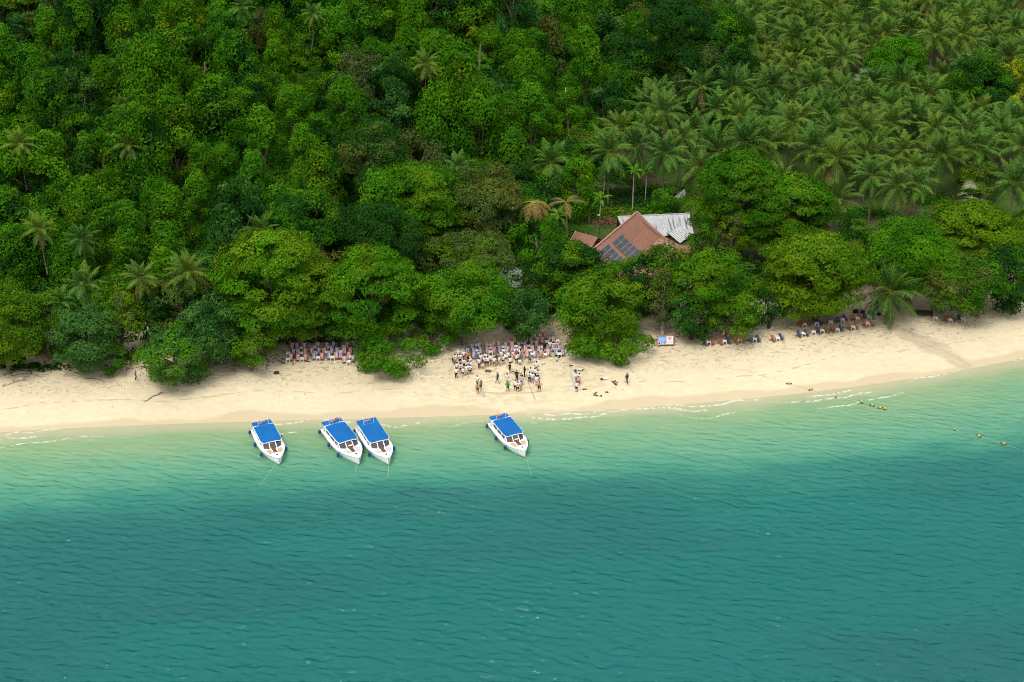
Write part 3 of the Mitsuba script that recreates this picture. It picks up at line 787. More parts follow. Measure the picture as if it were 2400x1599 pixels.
# ---- undergrowth that closes the gaps, and low green in the clearing
def patch(seed, pal, pal2, w=5.4, hgt=1.2, n=2600, leaf=.42):
    rg = np.random.default_rng(seed)
    x, y = rg.uniform(-w, w, (2, n)); h = meshkit.fbm(np.stack([x / 1.6, y / 1.6, x * 0 + seed], -1), 3) * hgt * 1.6
    N = np.stack([rg.normal(size=n) * .5, rg.normal(size=n) * .5 - .2, np.ones(n)], 1)
    return leaves(np.stack([x, y, h * rg.uniform(.75, 1.05, n)], 1), N, leaf, np.where(meshkit.noise(np.stack([x / 2, y / 2, x * 0], -1), seed) > .5, pal, pal2).astype(float), rg.uniform(.1, .7, n), rg)
for i, (p1, p2) in enumerate([(0, 2), (2, 0), (0, 1), (2, 3)]):
    group_of(f'undergrowth_kind_{i}', green=leafply(*patch(500 + i, p1, p2)))
rg = np.random.default_rng(31); n_ = 0
for y in np.arange(205, 372, 8.5):
    for x in np.arange(-.46 * y - 8, 100, 8.5):
        d = (y - foot(x)) / (1 if x < 4 else 3.07)
        if d < (-14 if x < -24 else -9 if x < 8 else -3): continue
        if y - shore(x) < 33 or any((x - a) ** 2 + (y - b) ** 2 < (r - 1) ** 2 for a, b, r in HOUSE_KEEP): continue
        px, py, _ = project([x, y, Z(x, y)])
        if not (-100 < px < 1950 and -60 < py < 760): continue
        gz = [float(Z(x + a, y + b)) for a, b in ((4, 0), (-4, 0), (0, 4), (0, -4))]
        n_ += 1
        m = T(np.array([[1, 0, 0, x], [0, 1, 0, y], [(gz[0] - gz[1]) / 8, (gz[2] - gz[3]) / 8, 1, float(Z(x, y)) - .1], [0, 0, 0, 1.0]])).rotate([0, 0, 1], float(rg.integers(0, 4) * 90))
        instance(f'undergrowth__{n_:03d}', f'undergrowth_kind_{int(rg.integers(0, 4))}', m)
labels['undergrowth'] = {'label': 'leafy undergrowth filling the gaps between the jungle trees', 'category': 'undergrowth', 'kind': 'stuff'}
v_ = []
rg = np.random.default_rng(33)
for (px, py, w, h, n, pal) in [(1540, 490, 60, 14, 900, 6), (1380, 500, 45, 20, 500, 0), (1440, 500, 60, 14, 300, 1), (1330, 545, 40, 25, 500, 0), (2180, 470, 60, 14, 500, 0), (2000, 500, 90, 12, 700, 0), (300, 838, 40, 14, 250, 0), (1240, 655, 40, 20, 250, 1),
                               (60, 862, 120, 8, 500, 2), (740, 800, 90, 8, 250, 2), (1850, 560, 60, 16, 600, 2), (1500, 480, 160, 10, 500, 2), (1480, 455, 120, 16, 1400, 2), (1950, 505, 170, 10, 900, 2)]:
    for _ in range(n):
        p = above(px + rg.normal() * w * .55, py + rg.normal() * h * .55); v_.append([*(p + [0, 0, rg.uniform(0, .5)]), pal])
v_ = np.array(v_)
lv = leaves(v_[:, :3], np.stack([rg.normal(size=len(v_)) * .6, rg.normal(size=len(v_)) * .6, np.ones(len(v_))], 1), .5, v_[:, 3], rg.uniform(.2, .8, len(v_)), rg)
scene['ground_cover'] = leafply(*lv); tag('ground_cover', 'low weeds and creepers at the forest edge and in the clearing', 'weeds', None, 'stuff')
# bare poles in the slope
for (px, py, fx, fy, r, mat, label) in [(481, 146, 479, 262, .16, 'bark', 'bare straight palm pole standing out of the vines'), (1327, 206, 1334, 292, .14, 'pale_bark', 'thin crooked white tree trunk on the slope'), (1128, 104, 1115, 176, .2, 'bark', 'leaning dead stump in the jungle right of the lone palm')]:
    a, b = above(fx, fy, 5.5), None
    b = at_y(px, py, a[1] + .2); k = key('bare_trunk'); q = np.linspace(0, 1, 9)[:, None]
    pts = (a - [0, 0, 6]) * (1 - q) + b * q + np.sin(q * 5) * np.array([.12, 0, 0])
    put(k, tube(pts, r * (1.2 - .4 * q[:, 0]), 7), mat, None, 50); tag(k, label, 'tree trunk')

# ------------------------------------------------------------------ the brown roofed house and the tin roofs
scene['clay_roof'] = {'type': 'twosided', 'bsdf': {'type': 'diffuse', 'reflectance': proc(lambda p, n, uv: mix((.200, .103, .076), (.240, .128, .095), fbm(p.x * .5, p.y * .5, p.z * .8, 3)) * (.95 + .10 * noise(p.x * .9, p.y * .9, p.z * .4)))}}
paint('panel_frame', (.17, .17, .19), .4, .4); paint('clay_trim', (.31, .165, .115), .5, .4)
paint('red_wall', (.25, .055, .035), .8, .2)
paint('brown_wall', lambda p, n, uv: mix((.16, .09, .055), (.25, .15, .095), noise(p.x * 3, p.y * 3, p.z * .6)), .85, .2)
paint('panel_glass', (.012, .013, .018), .12, .6, coat=.5)
paint('silver_metal', (.40, .41, .43), .35, .5, .3)
paint('grey_metal', (.27, .28, .29), .45, .5, .3)
paint('dark_gap', (.02, .016, .014), .9, .1)


def tin(p, n, uv):                     # pale sheet metal with black mould streaks that run down the slope
    st = smoothstep(.46, .80, noise(uv.x * 4.6, uv.y * .28, 2)) * smoothstep(.15, .62, uv.y * .18 + (fbm(uv.x * .35, 1, 2, 2) - .5) * .9)
    c = mix((.30, .315, .335), (.40, .415, .44), fbm(uv.x * .6, uv.y * .5, 1, 3))
    return mix(c, mi.Color3f(.10, .095, .10), dr.clip(st * .85, 0, 1))


scene['tin_sheet'] = {'type': 'twosided', 'bsdf': {'type': 'diffuse', 'reflectance': proc(tin)}}
scene['tin_ribbed'] = {'type': 'twosided', 'bsdf': {'type': 'diffuse', 'reflectance': proc(lambda p, n, uv: mix((.42, .44, .46), (.17, .175, .185), smoothstep(.30, .45, dr.abs(uv.x / .42 - dr.floor(uv.x / .42) - .5))))}}
scene['shingle_patch'] = {'type': 'twosided', 'bsdf': {'type': 'diffuse', 'reflectance': rgb(.26, .17, .12)}}
UH, NH = np.array([.464, .886, 0]), np.array([.886, -.464, 0])
R1 = np.array([21.6, 226.0, 8.4]); RL = 18.6
PROF = [(0, 0), (2.4, -1.95), (5.2, -3.75), (7.6, -4.7), (9.6, -5.35)]          # across the slope: out, down
REAR = [(0, 0), (2.2, -2.75), (4.2, -5.1)]


def roof_pt(u, o, lift=0.0):            # u metres down the ridge from its far end, o metres out on the seaward slope
    pr = PROF if o >= 0 else REAR
    i = np.interp(abs(o), [q[0] for q in pr], [q[1] for q in pr])
    return R1 - UH * u + NH * o + np.array([0, 0, i + lift])


house = tag('beach_restaurant', 'large brown roofed house with solar panels among the trees', 'house')
for name, sg in (('roof', 1), ('rear_roof', -1)):
    ms = []
    pr = PROF if sg == 1 else REAR
    for (a, _), (b, _) in zip(pr, pr[1:]):
        for u in range(6):
            ms.append(slab([roof_pt(RL * u / 6, sg * a), roof_pt(RL * (u + 1) / 6, sg * a), roof_pt(RL * (u + 1) / 6, sg * b), roof_pt(RL * u / 6, sg * b)], .14))
    put(house + '__' + name, cat(*ms), 'clay_roof', None, 20)
labels[house + '__roof'] = {'label': 'seaward roof slope in plain brown sheet'}
put(house + '__ridge_cap', tube([R1 + [0, 0, .06], R1 - UH * RL + [0, 0, .06]], .16, 6), 'clay_trim')
for sg in (1, -1):
    put(sub(house, 'gable_trim'), cat(*[slab([roof_pt(-.22, sg * a, .1), roof_pt(.10, sg * a, .1), roof_pt(.10, sg * b, .1), roof_pt(-.22, sg * b, .1)], .34) for (a, _), (b, _) in zip(*((PROF, PROF[1:]) if sg == 1 else (REAR, REAR[1:])))]), 'clay_trim', None, 20)
W0, W1 = R1 - UH * 1.0, R1 - UH * (RL - 1.0)
for a, b in ((W0 + NH * 7, W1 + NH * 7), (W0 - NH * 3.4, W1 - NH * 3.4), (W0 - NH * 3.4, W0 + NH * 7), (W1 - NH * 3.4, W1 + NH * 7)):
    a, b = a.copy(), b.copy(); a[2] = b[2] = 2.4
    d = b - a; n = np.array([-d[1], d[0], 0]) / np.linalg.norm(d) * .1
    put(sub(house, 'wall'), box((a + b) / 2 + [0, 0, .35], (np.linalg.norm(d), .2, 2.2), 0, math.atan2(d[1], d[0])), 'brown_wall')
for sg in (1, -1):                        # gable triangle
    u = .9 if sg == 1 else RL - .9
    g = [roof_pt(u, o, -.2) for o in (-3.6, -2.2, -1.1, 0, 2.4, 5.2, 6.8)]
    put(sub(house, 'gable_wall'), (lambda c: (np.vstack([c, c - UH * .12]), [(i, i + 1, 6) for i in range(0, 5)] + [(7 + i + 1, 7 + i, 13) for i in range(0, 5)]))(np.array(g)), 'brown_wall', None, False)
# solar panels: two fields on the seaward slope
def roof_uo(px, py):
    best = None
    for o in np.linspace(.2, 9.4, 93):
        z = R1[2] + np.interp(o, [q[0] for q in PROF], [q[1] for q in PROF]); p = at(px, py, z) - R1
        e = abs(p @ NH - o)
        if best is None or e < best[0]: best = (e, -(p @ UH), o)
    return best[1:]
for (pa, pb) in (((1434, 569), (1459, 552)), ((1402, 592), (1427, 575))):
    (u1, o1), (u0, o0) = roof_uo(*pa), roof_uo(*pb)
    o_ = (o0 + o1) / 2
    for r in range(5):
        for c_ in range(2):
            ua, ub = u0 + (u1 - u0) * c_ / 2 + .03, u0 + (u1 - u0) * (c_ + 1) / 2 - .03
            oa, ob = o_ + .72 * r, o_ + .72 * (r + 1) - .05
            if ob > 5.15: continue
            k = sub(house, 'solar_panel')
            put(k, slab([roof_pt(ua, oa, .16), roof_pt(ub, oa, .16), roof_pt(ub, ob, .16), roof_pt(ua, ob, .16)], .05), 'panel_glass', None, False)
            e = [slab([roof_pt(u_ - .018, oa - .02, .18), roof_pt(u_ + .018, oa - .02, .18), roof_pt(u_ + .018, ob + .02, .18), roof_pt(u_ - .018, ob + .02, .18)], .06) for u_ in (ua, ub)]
            e += [slab([roof_pt(ua, q - .018, .185), roof_pt(ub, q - .018, .185), roof_pt(ub, q + .018, .185), roof_pt(ua, q + .018, .185)], .06) for q in (oa, ob)]
            put(k + '__frame', cat(*e), 'panel_frame', None, False)
labels[house + '__solar_panel'] = {'label': 'dark solar panels in pale frames'}
# shingles on the lower right corner of the slope
rg = np.random.default_rng(61)
paint('shingle_light', (.36, .25, .185), .85, .2); paint('shingle_dark', (.20, .125, .09), .85, .2); paint('shingle_mid', (.29, .185, .13), .85, .2)
u_hi, o_lo = roof_uo(1551, 553)
n_s = 0
for r in range(7):
    for c_ in range(9):
        u0 = max(.35, u_hi) + c_ * .42 + (r % 2) * .2; o0 = o_lo + .1 + r * .42
        put(sub(house, 'shingle'), slab([roof_pt(u0, o0, .10), roof_pt(u0 + .38, o0, .10), roof_pt(u0 + .38, o0 + .46, .15), roof_pt(u0, o0 + .46, .15)], .05), ('shingle_light', 'shingle_dark', 'shingle_mid')[int(rg.integers(0, 3))], None, False)
# small brown hut with a gable
hut = tag('brown_hut', 'small brown gabled hut left of the big roof', 'hut')
zr = 5.6
a, e, b = at(1353.5, 543, zr), at(1337, 563, 4.4), None
ax = np.array([.80, -.60, 0]); sd = np.array([-.60, -.80, 0])
ridge0 = a; L_ = 4.6
P0, P1 = ridge0, ridge0 + ax * L_ * .92
for i, sg in enumerate((1, -1)):
    o = sd * sg * 2.3 + np.array([0, 0, -1.5])
    put(sub(hut, 'roof'), slab([P0 - ax * .3, P1, P1 + o, P0 - ax * .3 + o], .12), 'clay_roof', None, False)
put(hut + '__gable_trim', cat(*[slab([P0 - ax * .42 + [0, 0, .08], P0 - ax * .2 + [0, 0, .08], P0 - ax * .2 + sd * sg * 2.35 + [0, 0, -1.45], P0 - ax * .42 + sd * sg * 2.35 + [0, 0, -1.45]], .3) for sg in (1, -1)]), 'clay_trim', None, False)
cen = (P0 + P1) / 2
put(hut + '__wall', box((cen[0], cen[1], 3.0), (L_ * .8, 3.6, 2.3), 0, math.atan2(ax[1], ax[0])), 'brown_wall', None, False)
put(hut + '__gable_wall', slab([P0 + ax * .3 + [0, 0, -.15], P0 + ax * .3 + sd * 1.8 + [0, 0, -1.5], P0 + ax * .3 - sd * 1.8 + [0, 0, -1.5]], .1), 'clay_roof', None, False)
for j in range(3):
    q = cen + sd * 1.82 + ax * (j - 1) * 1.1; put(sub(hut, 'window'), box((q[0], q[1], 3.3), (.7, .06, .9), 0, math.atan2(ax[1], ax[0])), 'dark_gap', None, False)
# low porch roof in front of the big house
po = tag('porch_roof', 'small brown porch roof peeping through the leaves below the solar panels', 'roof')
p = at(1414, 615, 4.1)
put(po + '__roof', slab([p + [-.9, .9, .5], p + [.9, .5, .5], p + [1.7, -1.1, -.25], p + [-.2, -1.0, -.25]], .12), 'clay_roof', None, False)
put(po + '__wall', box(p + [0, .2, -1.2], (1.8, 1.4, 1.7)), 'red_wall', None, False)


def tin_roof(k, c, mat, n_rib, streak=True):
    c = [np.asarray(q, float) for q in c]                 # back left, back right, front right, front left
    w, l = np.linalg.norm(c[1] - c[0]), np.linalg.norm(c[3] - c[0])
    n_x, n_y = n_rib * 4, 6
    u, v = np.meshgrid(np.linspace(0, 1, n_x + 1), np.linspace(0, 1, n_y + 1))
    p = (1 - v)[..., None] * ((1 - u)[..., None] * c[0] + u[..., None] * c[1]) + v[..., None] * ((1 - u)[..., None] * c[3] + u[..., None] * c[2])
    p[..., 2] += .012 * np.cos(u * n_rib * 2 * np.pi)
    i, j = np.meshgrid(np.arange(n_y), np.arange(n_x), indexing='ij'); a = i * (n_x + 1) + j
    f = np.stack([a, a + n_x + 1, a + n_x + 2, a + 1], -1).reshape(-1, 4)
    P_ = p.reshape(-1, 3); uv = np.stack([u * w, v * l], -1).reshape(-1, 2)
    vv, ff = cat((P_, f), (P_ - [0, 0, .05], f[:, ::-1]))
    put(k, (vv, ff), mat, None, True, np.vstack([uv, uv]))


shed = tag('tin_roofed_shed', 'long shed with a streaked white tin roof behind the brown roof', 'shed')
c = [at(1447.5, 509, 5.0), at(1616, 501, 5.2), at(1626, 548, 3.6), at(1468, 560, 3.5)]
tin_roof(shed + '__roof', c, 'tin_sheet', 40)
put(shed + '__ridge_cap', tube([c[0] + [0, 0, .06], c[1] + [0, 0, .06]], .12, 6), 'silver_metal')
mid = (c[0] + c[1] + c[2] + c[3]) / 4; d = c[1] - c[0]
put(shed + '__wall', box((mid[0], mid[1] + .4, 3.0), (np.linalg.norm(d) * .94, 4.0, 1.5), 0, math.atan2(d[1], d[0])), 'red_wall', None, False)
q = at(1449, 536, 3.6); put(shed + '__side_screen', slab([c[0] + [-.05, 0, -.1], c[3] + [-.05, 0, -.1], c[3] + [-.05, 0, -1.6], c[0] + [-.05, 0, -1.6]], .06), 'dark_gap', None, False)
lean = tag('tin_roofed_porch', 'small ribbed white tin roof in front of the streaked shed roof', 'shed')
c = [at(1566, 547, 4.0), at(1592, 529, 4.5), at(1618, 552, 3.7), at(1593.5, 570, 3.2)]
tin_roof(lean + '__roof', c, 'tin_ribbed', 9)
for a, b in ((0, 1), (1, 2), (2, 3)): put(sub(lean, 'edge_trim'), tube([c[a], c[b]], .09, 5), 'silver_metal')
for q in c: put(sub(lean, 'post'), tube([[q[0], q[1], 2.2], q - [0, 0, .08]], .07, 6), 'red_wall')
put(lean + '__wall', box((np.array(c).mean(0) + [0, 0, -1.0]), (2.2, 1.9, 1.3), 0, .6), 'red_wall', None, False)
red = tag('red_shed', 'low red walled shed under the small ribbed tin roof', 'shed')
p = at(1612, 585, 3.6)
put(red + '__roof', slab([p + [-2.1, 1.2, .25], p + [1.4, 1.2, .25], p + [1.4, -1.2, -.15], p + [-2.1, -1.2, -.15]], .1), 'clay_roof', None, False)
put(red + '__wall', box(p + [-.3, 0, -1.0], (3.0, 2.0, 1.6)), 'red_wall', None, False)
ts = tag('small_tin_shed', 'half hidden pale tin roof of a small shed below the grove', 'shed')
c = [at(1576, 466, 3.6), at(1604, 443, 4.8), at(1608, 456, 4.2), at(1592, 470, 3.4)]
tin_roof(ts + '__roof', c, 'tin_sheet', 8)
m = np.array(c).mean(0); put(ts + '__wall', box((m[0], m[1], m[2] - 1.2), (1.6, 1.6, 2.0)), 'grey_metal', None, False)
for (px, py, fx, fy, label) in [(1405, 505, 1404, 552, 'dark thin lamp post on the lawn beside the small brown hut')]:
    b = above(fx, fy); t = at_y(px, py, b[1]); k = tag('lamp_post', label, 'lamp post')
    put(k + '__pole', tube([b - [0, 0, .2], t], .08, 6), 'dark_bark'); put(k + '__lamp_head', box(t + [-.15, 0, .05], (.5, .2, .14), .03), 'silver_metal')
# dug up earth beside the lawn
b = above(1418, 520); rg = np.random.default_rng(66); ms = []
for _ in range(170):
    q = b + [rg.normal() * 1.6, rg.normal() * 1.1, 0]; q[2] = Z(q[0], q[1]) + .05 + .25 * rg.random() * math.exp(-((q[0] - b[0]) / 1.6) ** 2)
    m = trimesh.creation.icosphere(0, rg.uniform(.12, .26)); ms.append((m.vertices * rg.uniform(.6, 1.2, 3) + q, m.faces))
paint('earth', lambda p, n, uv: mix((.10, .045, .03), (.20, .10, .065), noise(p.x * 5, p.y * 5, p.z * 5)), .95, .1)
put('rubble_heap', cat(*ms), 'earth', None, False); tag('rubble_heap', 'heap of reddish brown broken earth on the lawn beside the palms', 'rubble', None, 'stuff')

# ------------------------------------------------------------------ speedboats
paint('gelcoat', (.78, .79, .80), .22, .5, coat=.4); paint('hull_shade', (.55, .56, .57), .3, .5); paint('blue_canvas', lambda p, n, uv: mix((.0005, .080, .27), (.001, .098, .315), noise(p.x * 1.4, p.y * 1.4, p.z)), .7, .2)
paint('blue_rubber', (.004, .055, .20), .5, .4); paint('tint_glass', (.030, .018, .022), .08, .6, coat=.6); paint('tan_seat', (.36, .27, .16), .7, .3); paint('grey_seat', (.36, .38, .39), .7, .3)
paint('cockpit_floor', (.10, .05, .03), .7, .3); paint('black_plastic', (.018, .018, .02), .5, .4); paint('line_grey', (.10, .11, .12), .5, .4); paint('orange_rubber', (.55, .16, .03), .6, .3)
paint('flag_red', (.42, .03, .04), .8, .2); paint('flag_blue', (.03, .04, .20), .8, .2); paint('flag_white', (.7, .7, .7), .8, .2); paint('rope', (.42, .40, .28), .9, .1); paint('cream', (.7, .62, .38), .6, .3)


def loft(rows):
    h, w = len(rows), len(rows[0])
    i, j = np.meshgrid(np.arange(h - 1), np.arange(w - 1), indexing='ij'); a = i * w + j
    return np.array(rows).reshape(-1, 3), np.stack([a, a + w, a + w + 1, a + 1], -1).reshape(-1, 4)


HX = np.linspace(-4.7, 4.7, 25)
def beam(x): t = (x + 4.7) / 9.4; return 1.42 * (.90 + .10 * min(1, t * 3)) * (1 - max(0, (t - .50) / .5) ** 2.3) + .02
def sheer(x): t = (x + 4.7) / 9.4; return .92 + .50 * t ** 1.6
def boat_meshes():
    m = {}
    rows = []
    for x in HX:
        t = (x + 4.7) / 9.4; b, h = beam(x), sheer(x); bc = b * (.86 - .30 * max(0, t - .5)); zc = .10 + .42 * max(0, t - .45) ** 1.5; k = -.45 + .95 * max(0, (t - .72) / .28) ** 2
        xx = x + (.0 if t < .75 else 0)
        half = [(xx, 0, k), (xx, bc * .55, k * .45 + zc * .5), (xx, bc, zc), (xx, bc * .3 + b * .72, (zc + h) / 2), (xx, b, h - .06), (xx, b + .03, h)]
        rows.append([(p[0], -p[1], p[2]) for p in half[::-1]] + half[1:])
    hull = loft(rows)
    tr = np.array(rows[0]); c = tr.mean(0); v = np.vstack([tr, [c]]); n = len(tr)
    m['hull'] = cat(hull, (v, [(i, n, (i + 1) % n) for i in range(n)])), 'gelcoat'
    deck = []
    for x in HX:
        b, h = beam(x) + .03, sheer(x)
        deck.append([(x, y * b, h + .05 * (1 - y * y) * (x > 1)) for y in (-1, -.82, -.55, -.2, .2, .55, .82, 1)])
    m['deck'] = loft(deck), 'gelcoat'
    # rub rail, side line
    pts = [(x, beam(x) + .05, sheer(x) - .03) for x in HX]
    m['rub_rail'] = cat(tube(pts, .045, 5), tube([(x, -y, z) for x, y, z in pts], .045, 5)), 'hull_shade'
    w = [(x, (beam(x) * .95), .62 + .30 * ((x + 4.7) / 9.4) + .14 * math.exp(-((x + 3.6) / .7) ** 2)) for x in np.linspace(-4.5, 1.8, 14)]
    m['side_line'] = cat(tube([(x, y + .03, z) for x, y, z in w], .028, 4), tube([(x, -y - .03, z) for x, y, z in w], .028, 4)), 'line_grey'
    # cabin sides and screen
    def cabin(z0, z1, o0, o1, x0, x1):
        out = []
        for x in np.linspace(x0, x1, 9):
            out.append([(x, s * (min(beam(x) - .22, 1.18) * (1 - u) + 1.10 * u), z0 + (z1 - z0) * u) for s, u in ((-1, 0), (-1, .5), (-1, 1))])
        return out
    L1 = loft(cabin(1.02, 2.0, 0, 0, -3.3, .9)); R_ = (np.array(L1[0]) * [1, -1, 1], np.array(L1[1])[:, ::-1])
    m['side_window'] = cat(L1, R_), 'tint_glass'
    fr = []
    for s in (-1, 1):
        for x in (-3.3, -1.8, -.3, .9): fr.append(tube([(x, s * (min(beam(x) - .2, 1.2)), 1.0), (x, s * 1.12, 2.02)], .055, 5))
        fr.append(tube([(-3.3, s * 1.13, 2.0), (.9, s * 1.13, 2.0)], .06, 5)); fr.append(tube([(x, s * (min(beam(x) - .2, 1.21)), 1.12) for x in (-3.4, -1.5, 0, .9)], .12, 5))
    A = [(.9, -1.12, 2.0), (1.2, -.38, 2.0), (1.2, .38, 2.0), (.9, 1.12, 2.0)]; B = [(1.45, -1.12, 1.22), (1.95, -.40, 1.28), (1.95, .40, 1.28), (1.45, 1.12, 1.22)]
    for i in range(4): fr.append(tube([A[i], B[i]], .05, 5))
    for i in range(3): fr.append(tube([A[i], A[i + 1]], .05, 5)); fr.append(tube([B[i], B[i + 1]], .05, 5))
    fr.append(box((-3.55, 0, 1.98), (.30, 2.45, .10), .04)); fr += [tube([(-3.55, s * 1.18, 1.98), (-3.9, s * 1.25, 1.0)], .12, 5) for s in (-1, 1)]
    m['cabin_frame'] = cat(*fr), 'gelcoat'
    for i in range(3): m[f'windscreen' + (f'_{i:03d}' if i else '')] = slab([A[i], A[i + 1], B[i + 1], B[i]], .02), 'tint_glass'
    # canvas roof
    rf = []
    for x in np.linspace(-3.4, 1.3, 12):
        e = 1.24 * (1 - .20 * max(0, (x - .6) / .72) ** 2)
        rf.append([(x, y * e, 2.10 + .10 * (1 - y * y) - .03 * max(0, x - .5)) for y in np.linspace(-1, 1, 9)])
    top = loft(rf); bot = loft([[(p[0], p[1], p[2] - .08) for p in r] for r in rf]); bot = (bot[0], np.array(bot[1])[:, ::-1])
    edge = [r[-1] for r in rf] + rf[-1][::-1][1:] + [r[0] for r in rf[::-1]][1:] + rf[0][1:]
    m['canvas_roof'] = cat(top, bot), 'blue_canvas'
    m['roof_rim'] = tube([(x, y, z - .05) for x, y, z in edge], .05, 5), 'gelcoat'
    m['stern_canvas'] = box((-4.25, 0, 2.0), (1.05, 2.35, .07), .03), 'blue_canvas'
    m['stern_post'] = cat(*[tube([(x, s * 1.12, sheer(x)), (x, s * 1.12, 1.98)], .03, 5) for s in (-1, 1) for x in (-4.6, -3.9)]), 'silver_metal'
    m['antenna'] = tube([(-3.5, -.6, 2.05), (-3.75, -.6, 3.5)], .022, 4), 'gelcoat'
    m['antenna_001'] = tube([(-3.5, .65, 2.05), (-3.75, .65, 3.5)], .022, 4), 'gelcoat'
    # open bow: walkway and two seat wells
    m['walkway'] = box((2.45, 0, 1.30), (1.25, .46, .16), .03), 'cockpit_floor'
    m['bow_seat'] = box((2.62, .62, 1.33), (1.15, .56, .10), .05, -.24), 'seat'
    m['bow_seat_001'] = box((2.62, -.62, 1.33), (1.15, .56, .10), .05, .24), 'seat'
    m['console'] = box((1.6, .05, 1.45), (.3, .5, .3), .05), 'cream'
    m['anchor_winch'] = box((3.75, 0, 1.42), (.28, .22, .14), .04), 'black_plastic'
    f = []
    for i, (x, s) in enumerate(((-4.5, 1), (-1.6, 1), (1.7, 1), (-4.5, -1), (-1.0, -1), (1.8, -1))):
        y = s * (beam(x) + .22)
        m['fender' + (f'_{i:03d}' if i else '')] = cat(tube([(x, y, z) for z in (.30, .36, .55, .80, .92, 1.0)], [.05, .15, .17, .17, .12, .03], 8), tube([(x, y, 1.0), (x, s * beam(x), sheer(x) + .02)], .015, 4)), 'blue_rubber'
    for i, s in enumerate((-1, 1)):
        m['outboard_motor' + (f'_{i:03d}' if i else '')] = cat(box((-5.0, s * .5, .95), (.5, .42, .62), .1), box((-5.05, s * .5, .30), (.22, .14, .9), .03)), 'black_plastic'
    m['stern_rail'] = cat(tube([(-4.6, -1.2, 1.0), (-5.1, -1.1, .75), (-5.1, 1.1, .75), (-4.6, 1.2, 1.0)], .03, 5), box((-4.95, 0, .25), (.55, 2.2, .08), .03)), 'silver_metal'
    return m


BOAT = {n: (mikit.ply(ms, 'gelcoat', 35), mat) for n, (ms, mat) in boat_meshes().items()}
for i, (bow, stern, seat, label) in enumerate([((654, 1075), (613, 1003), 'tan_seat', 'white speedboat with tan bow seats, moored alone furthest left'), ((842, 1074), (776, 1002), 'grey_seat', 'white speedboat with grey bow seats and separate stern canvas, left one of the touching pair'),
                                       ((911, 1075), (858, 1001), 'grey_seat', 'white speedboat with long unbroken blue roof, right one of the touching pair'), ((1231, 1058), (1166, 988), 'tan_seat', 'white speedboat with tan bow seats, moored alone in front of the crowd')]):
    b, st = at(*bow, 1.1), at(*stern, .8)
    d = b - st; L_ = math.hypot(d[0], d[1]); ang = math.degrees(math.atan2(d[1], d[0])); s = L_ / 9.5
    c = (b + st) / 2; c[2] = 0.0
    k = tag(key('speedboat'), label, 'boat', 'speedboats moored along the beach')
    m = T().translate(c.tolist()).rotate([0, 0, 1], ang).rotate([0, 1, 0], (1.0, 1.6, 1.2, .8)[i]).scale([s, s * 1.17, s * .93])
    for n, (p, mat) in BOAT.items():
        if i == 2 and n == 'stern_canvas': p = mikit.ply(box((-4.05, 0, 2.10), (1.5, 2.42, .07), .03), mat, False)
        if n == 'console' and i in (0, 2): continue
        put(k + '__' + n, p, seat if mat == 'seat' else mat, m)
    for j, y in enumerate(((-.2, .25) if i != 1 else (-.1, .3, .6))):             # small striped flags on the stern roof
        f = sub(k, 'flag'); put(f, box((-4.0 - .15 * j, y, 2.28), (.03, .42, .34)), 'flag_white', m, False)
        put(f + '__stripe', cat(box((-4.0 - .15 * j, y, 2.42), (.04, .43, .06)), box((-4.0 - .15 * j, y, 2.14), (.04, .43, .06))), 'flag_red', m, False)
        put(f + '__stripe_001', box((-4.0 - .15 * j, y, 2.28), (.04, .43, .11)), 'flag_blue', m, False)
    if i == 0: put(k + '__ring_buoy', tube([(-4.9 + .28 * math.cos(a), 1.35, .95 + .28 * math.sin(a)) for a in np.linspace(0, 6.28, 12)], .09, 6), 'orange_rubber', m)
    end = at(*((606, 1140), (828, 1118), (909, 1130), (1249, 1122))[i], -.05)
    bow_w = np.array(m @ mi.ScalarPoint3f(4.55, 0, 1.25)).ravel()
    q = np.linspace(0, 1, 12)[:, None]; pts = bow_w * (1 - q) + end * q - np.sin(q * np.pi) * np.array([0, 0, .22])
    r = key('mooring_rope'); put(r, tube(pts, .018, 5), 'rope'); tag(r, ('pale mooring rope slanting to the lower left from the lone left boat', 'pale mooring rope from the left boat of the pair', 'pale mooring rope hanging straight from the right boat of the pair', 'pale mooring rope from the boat in front of the crowd')[i], 'rope')

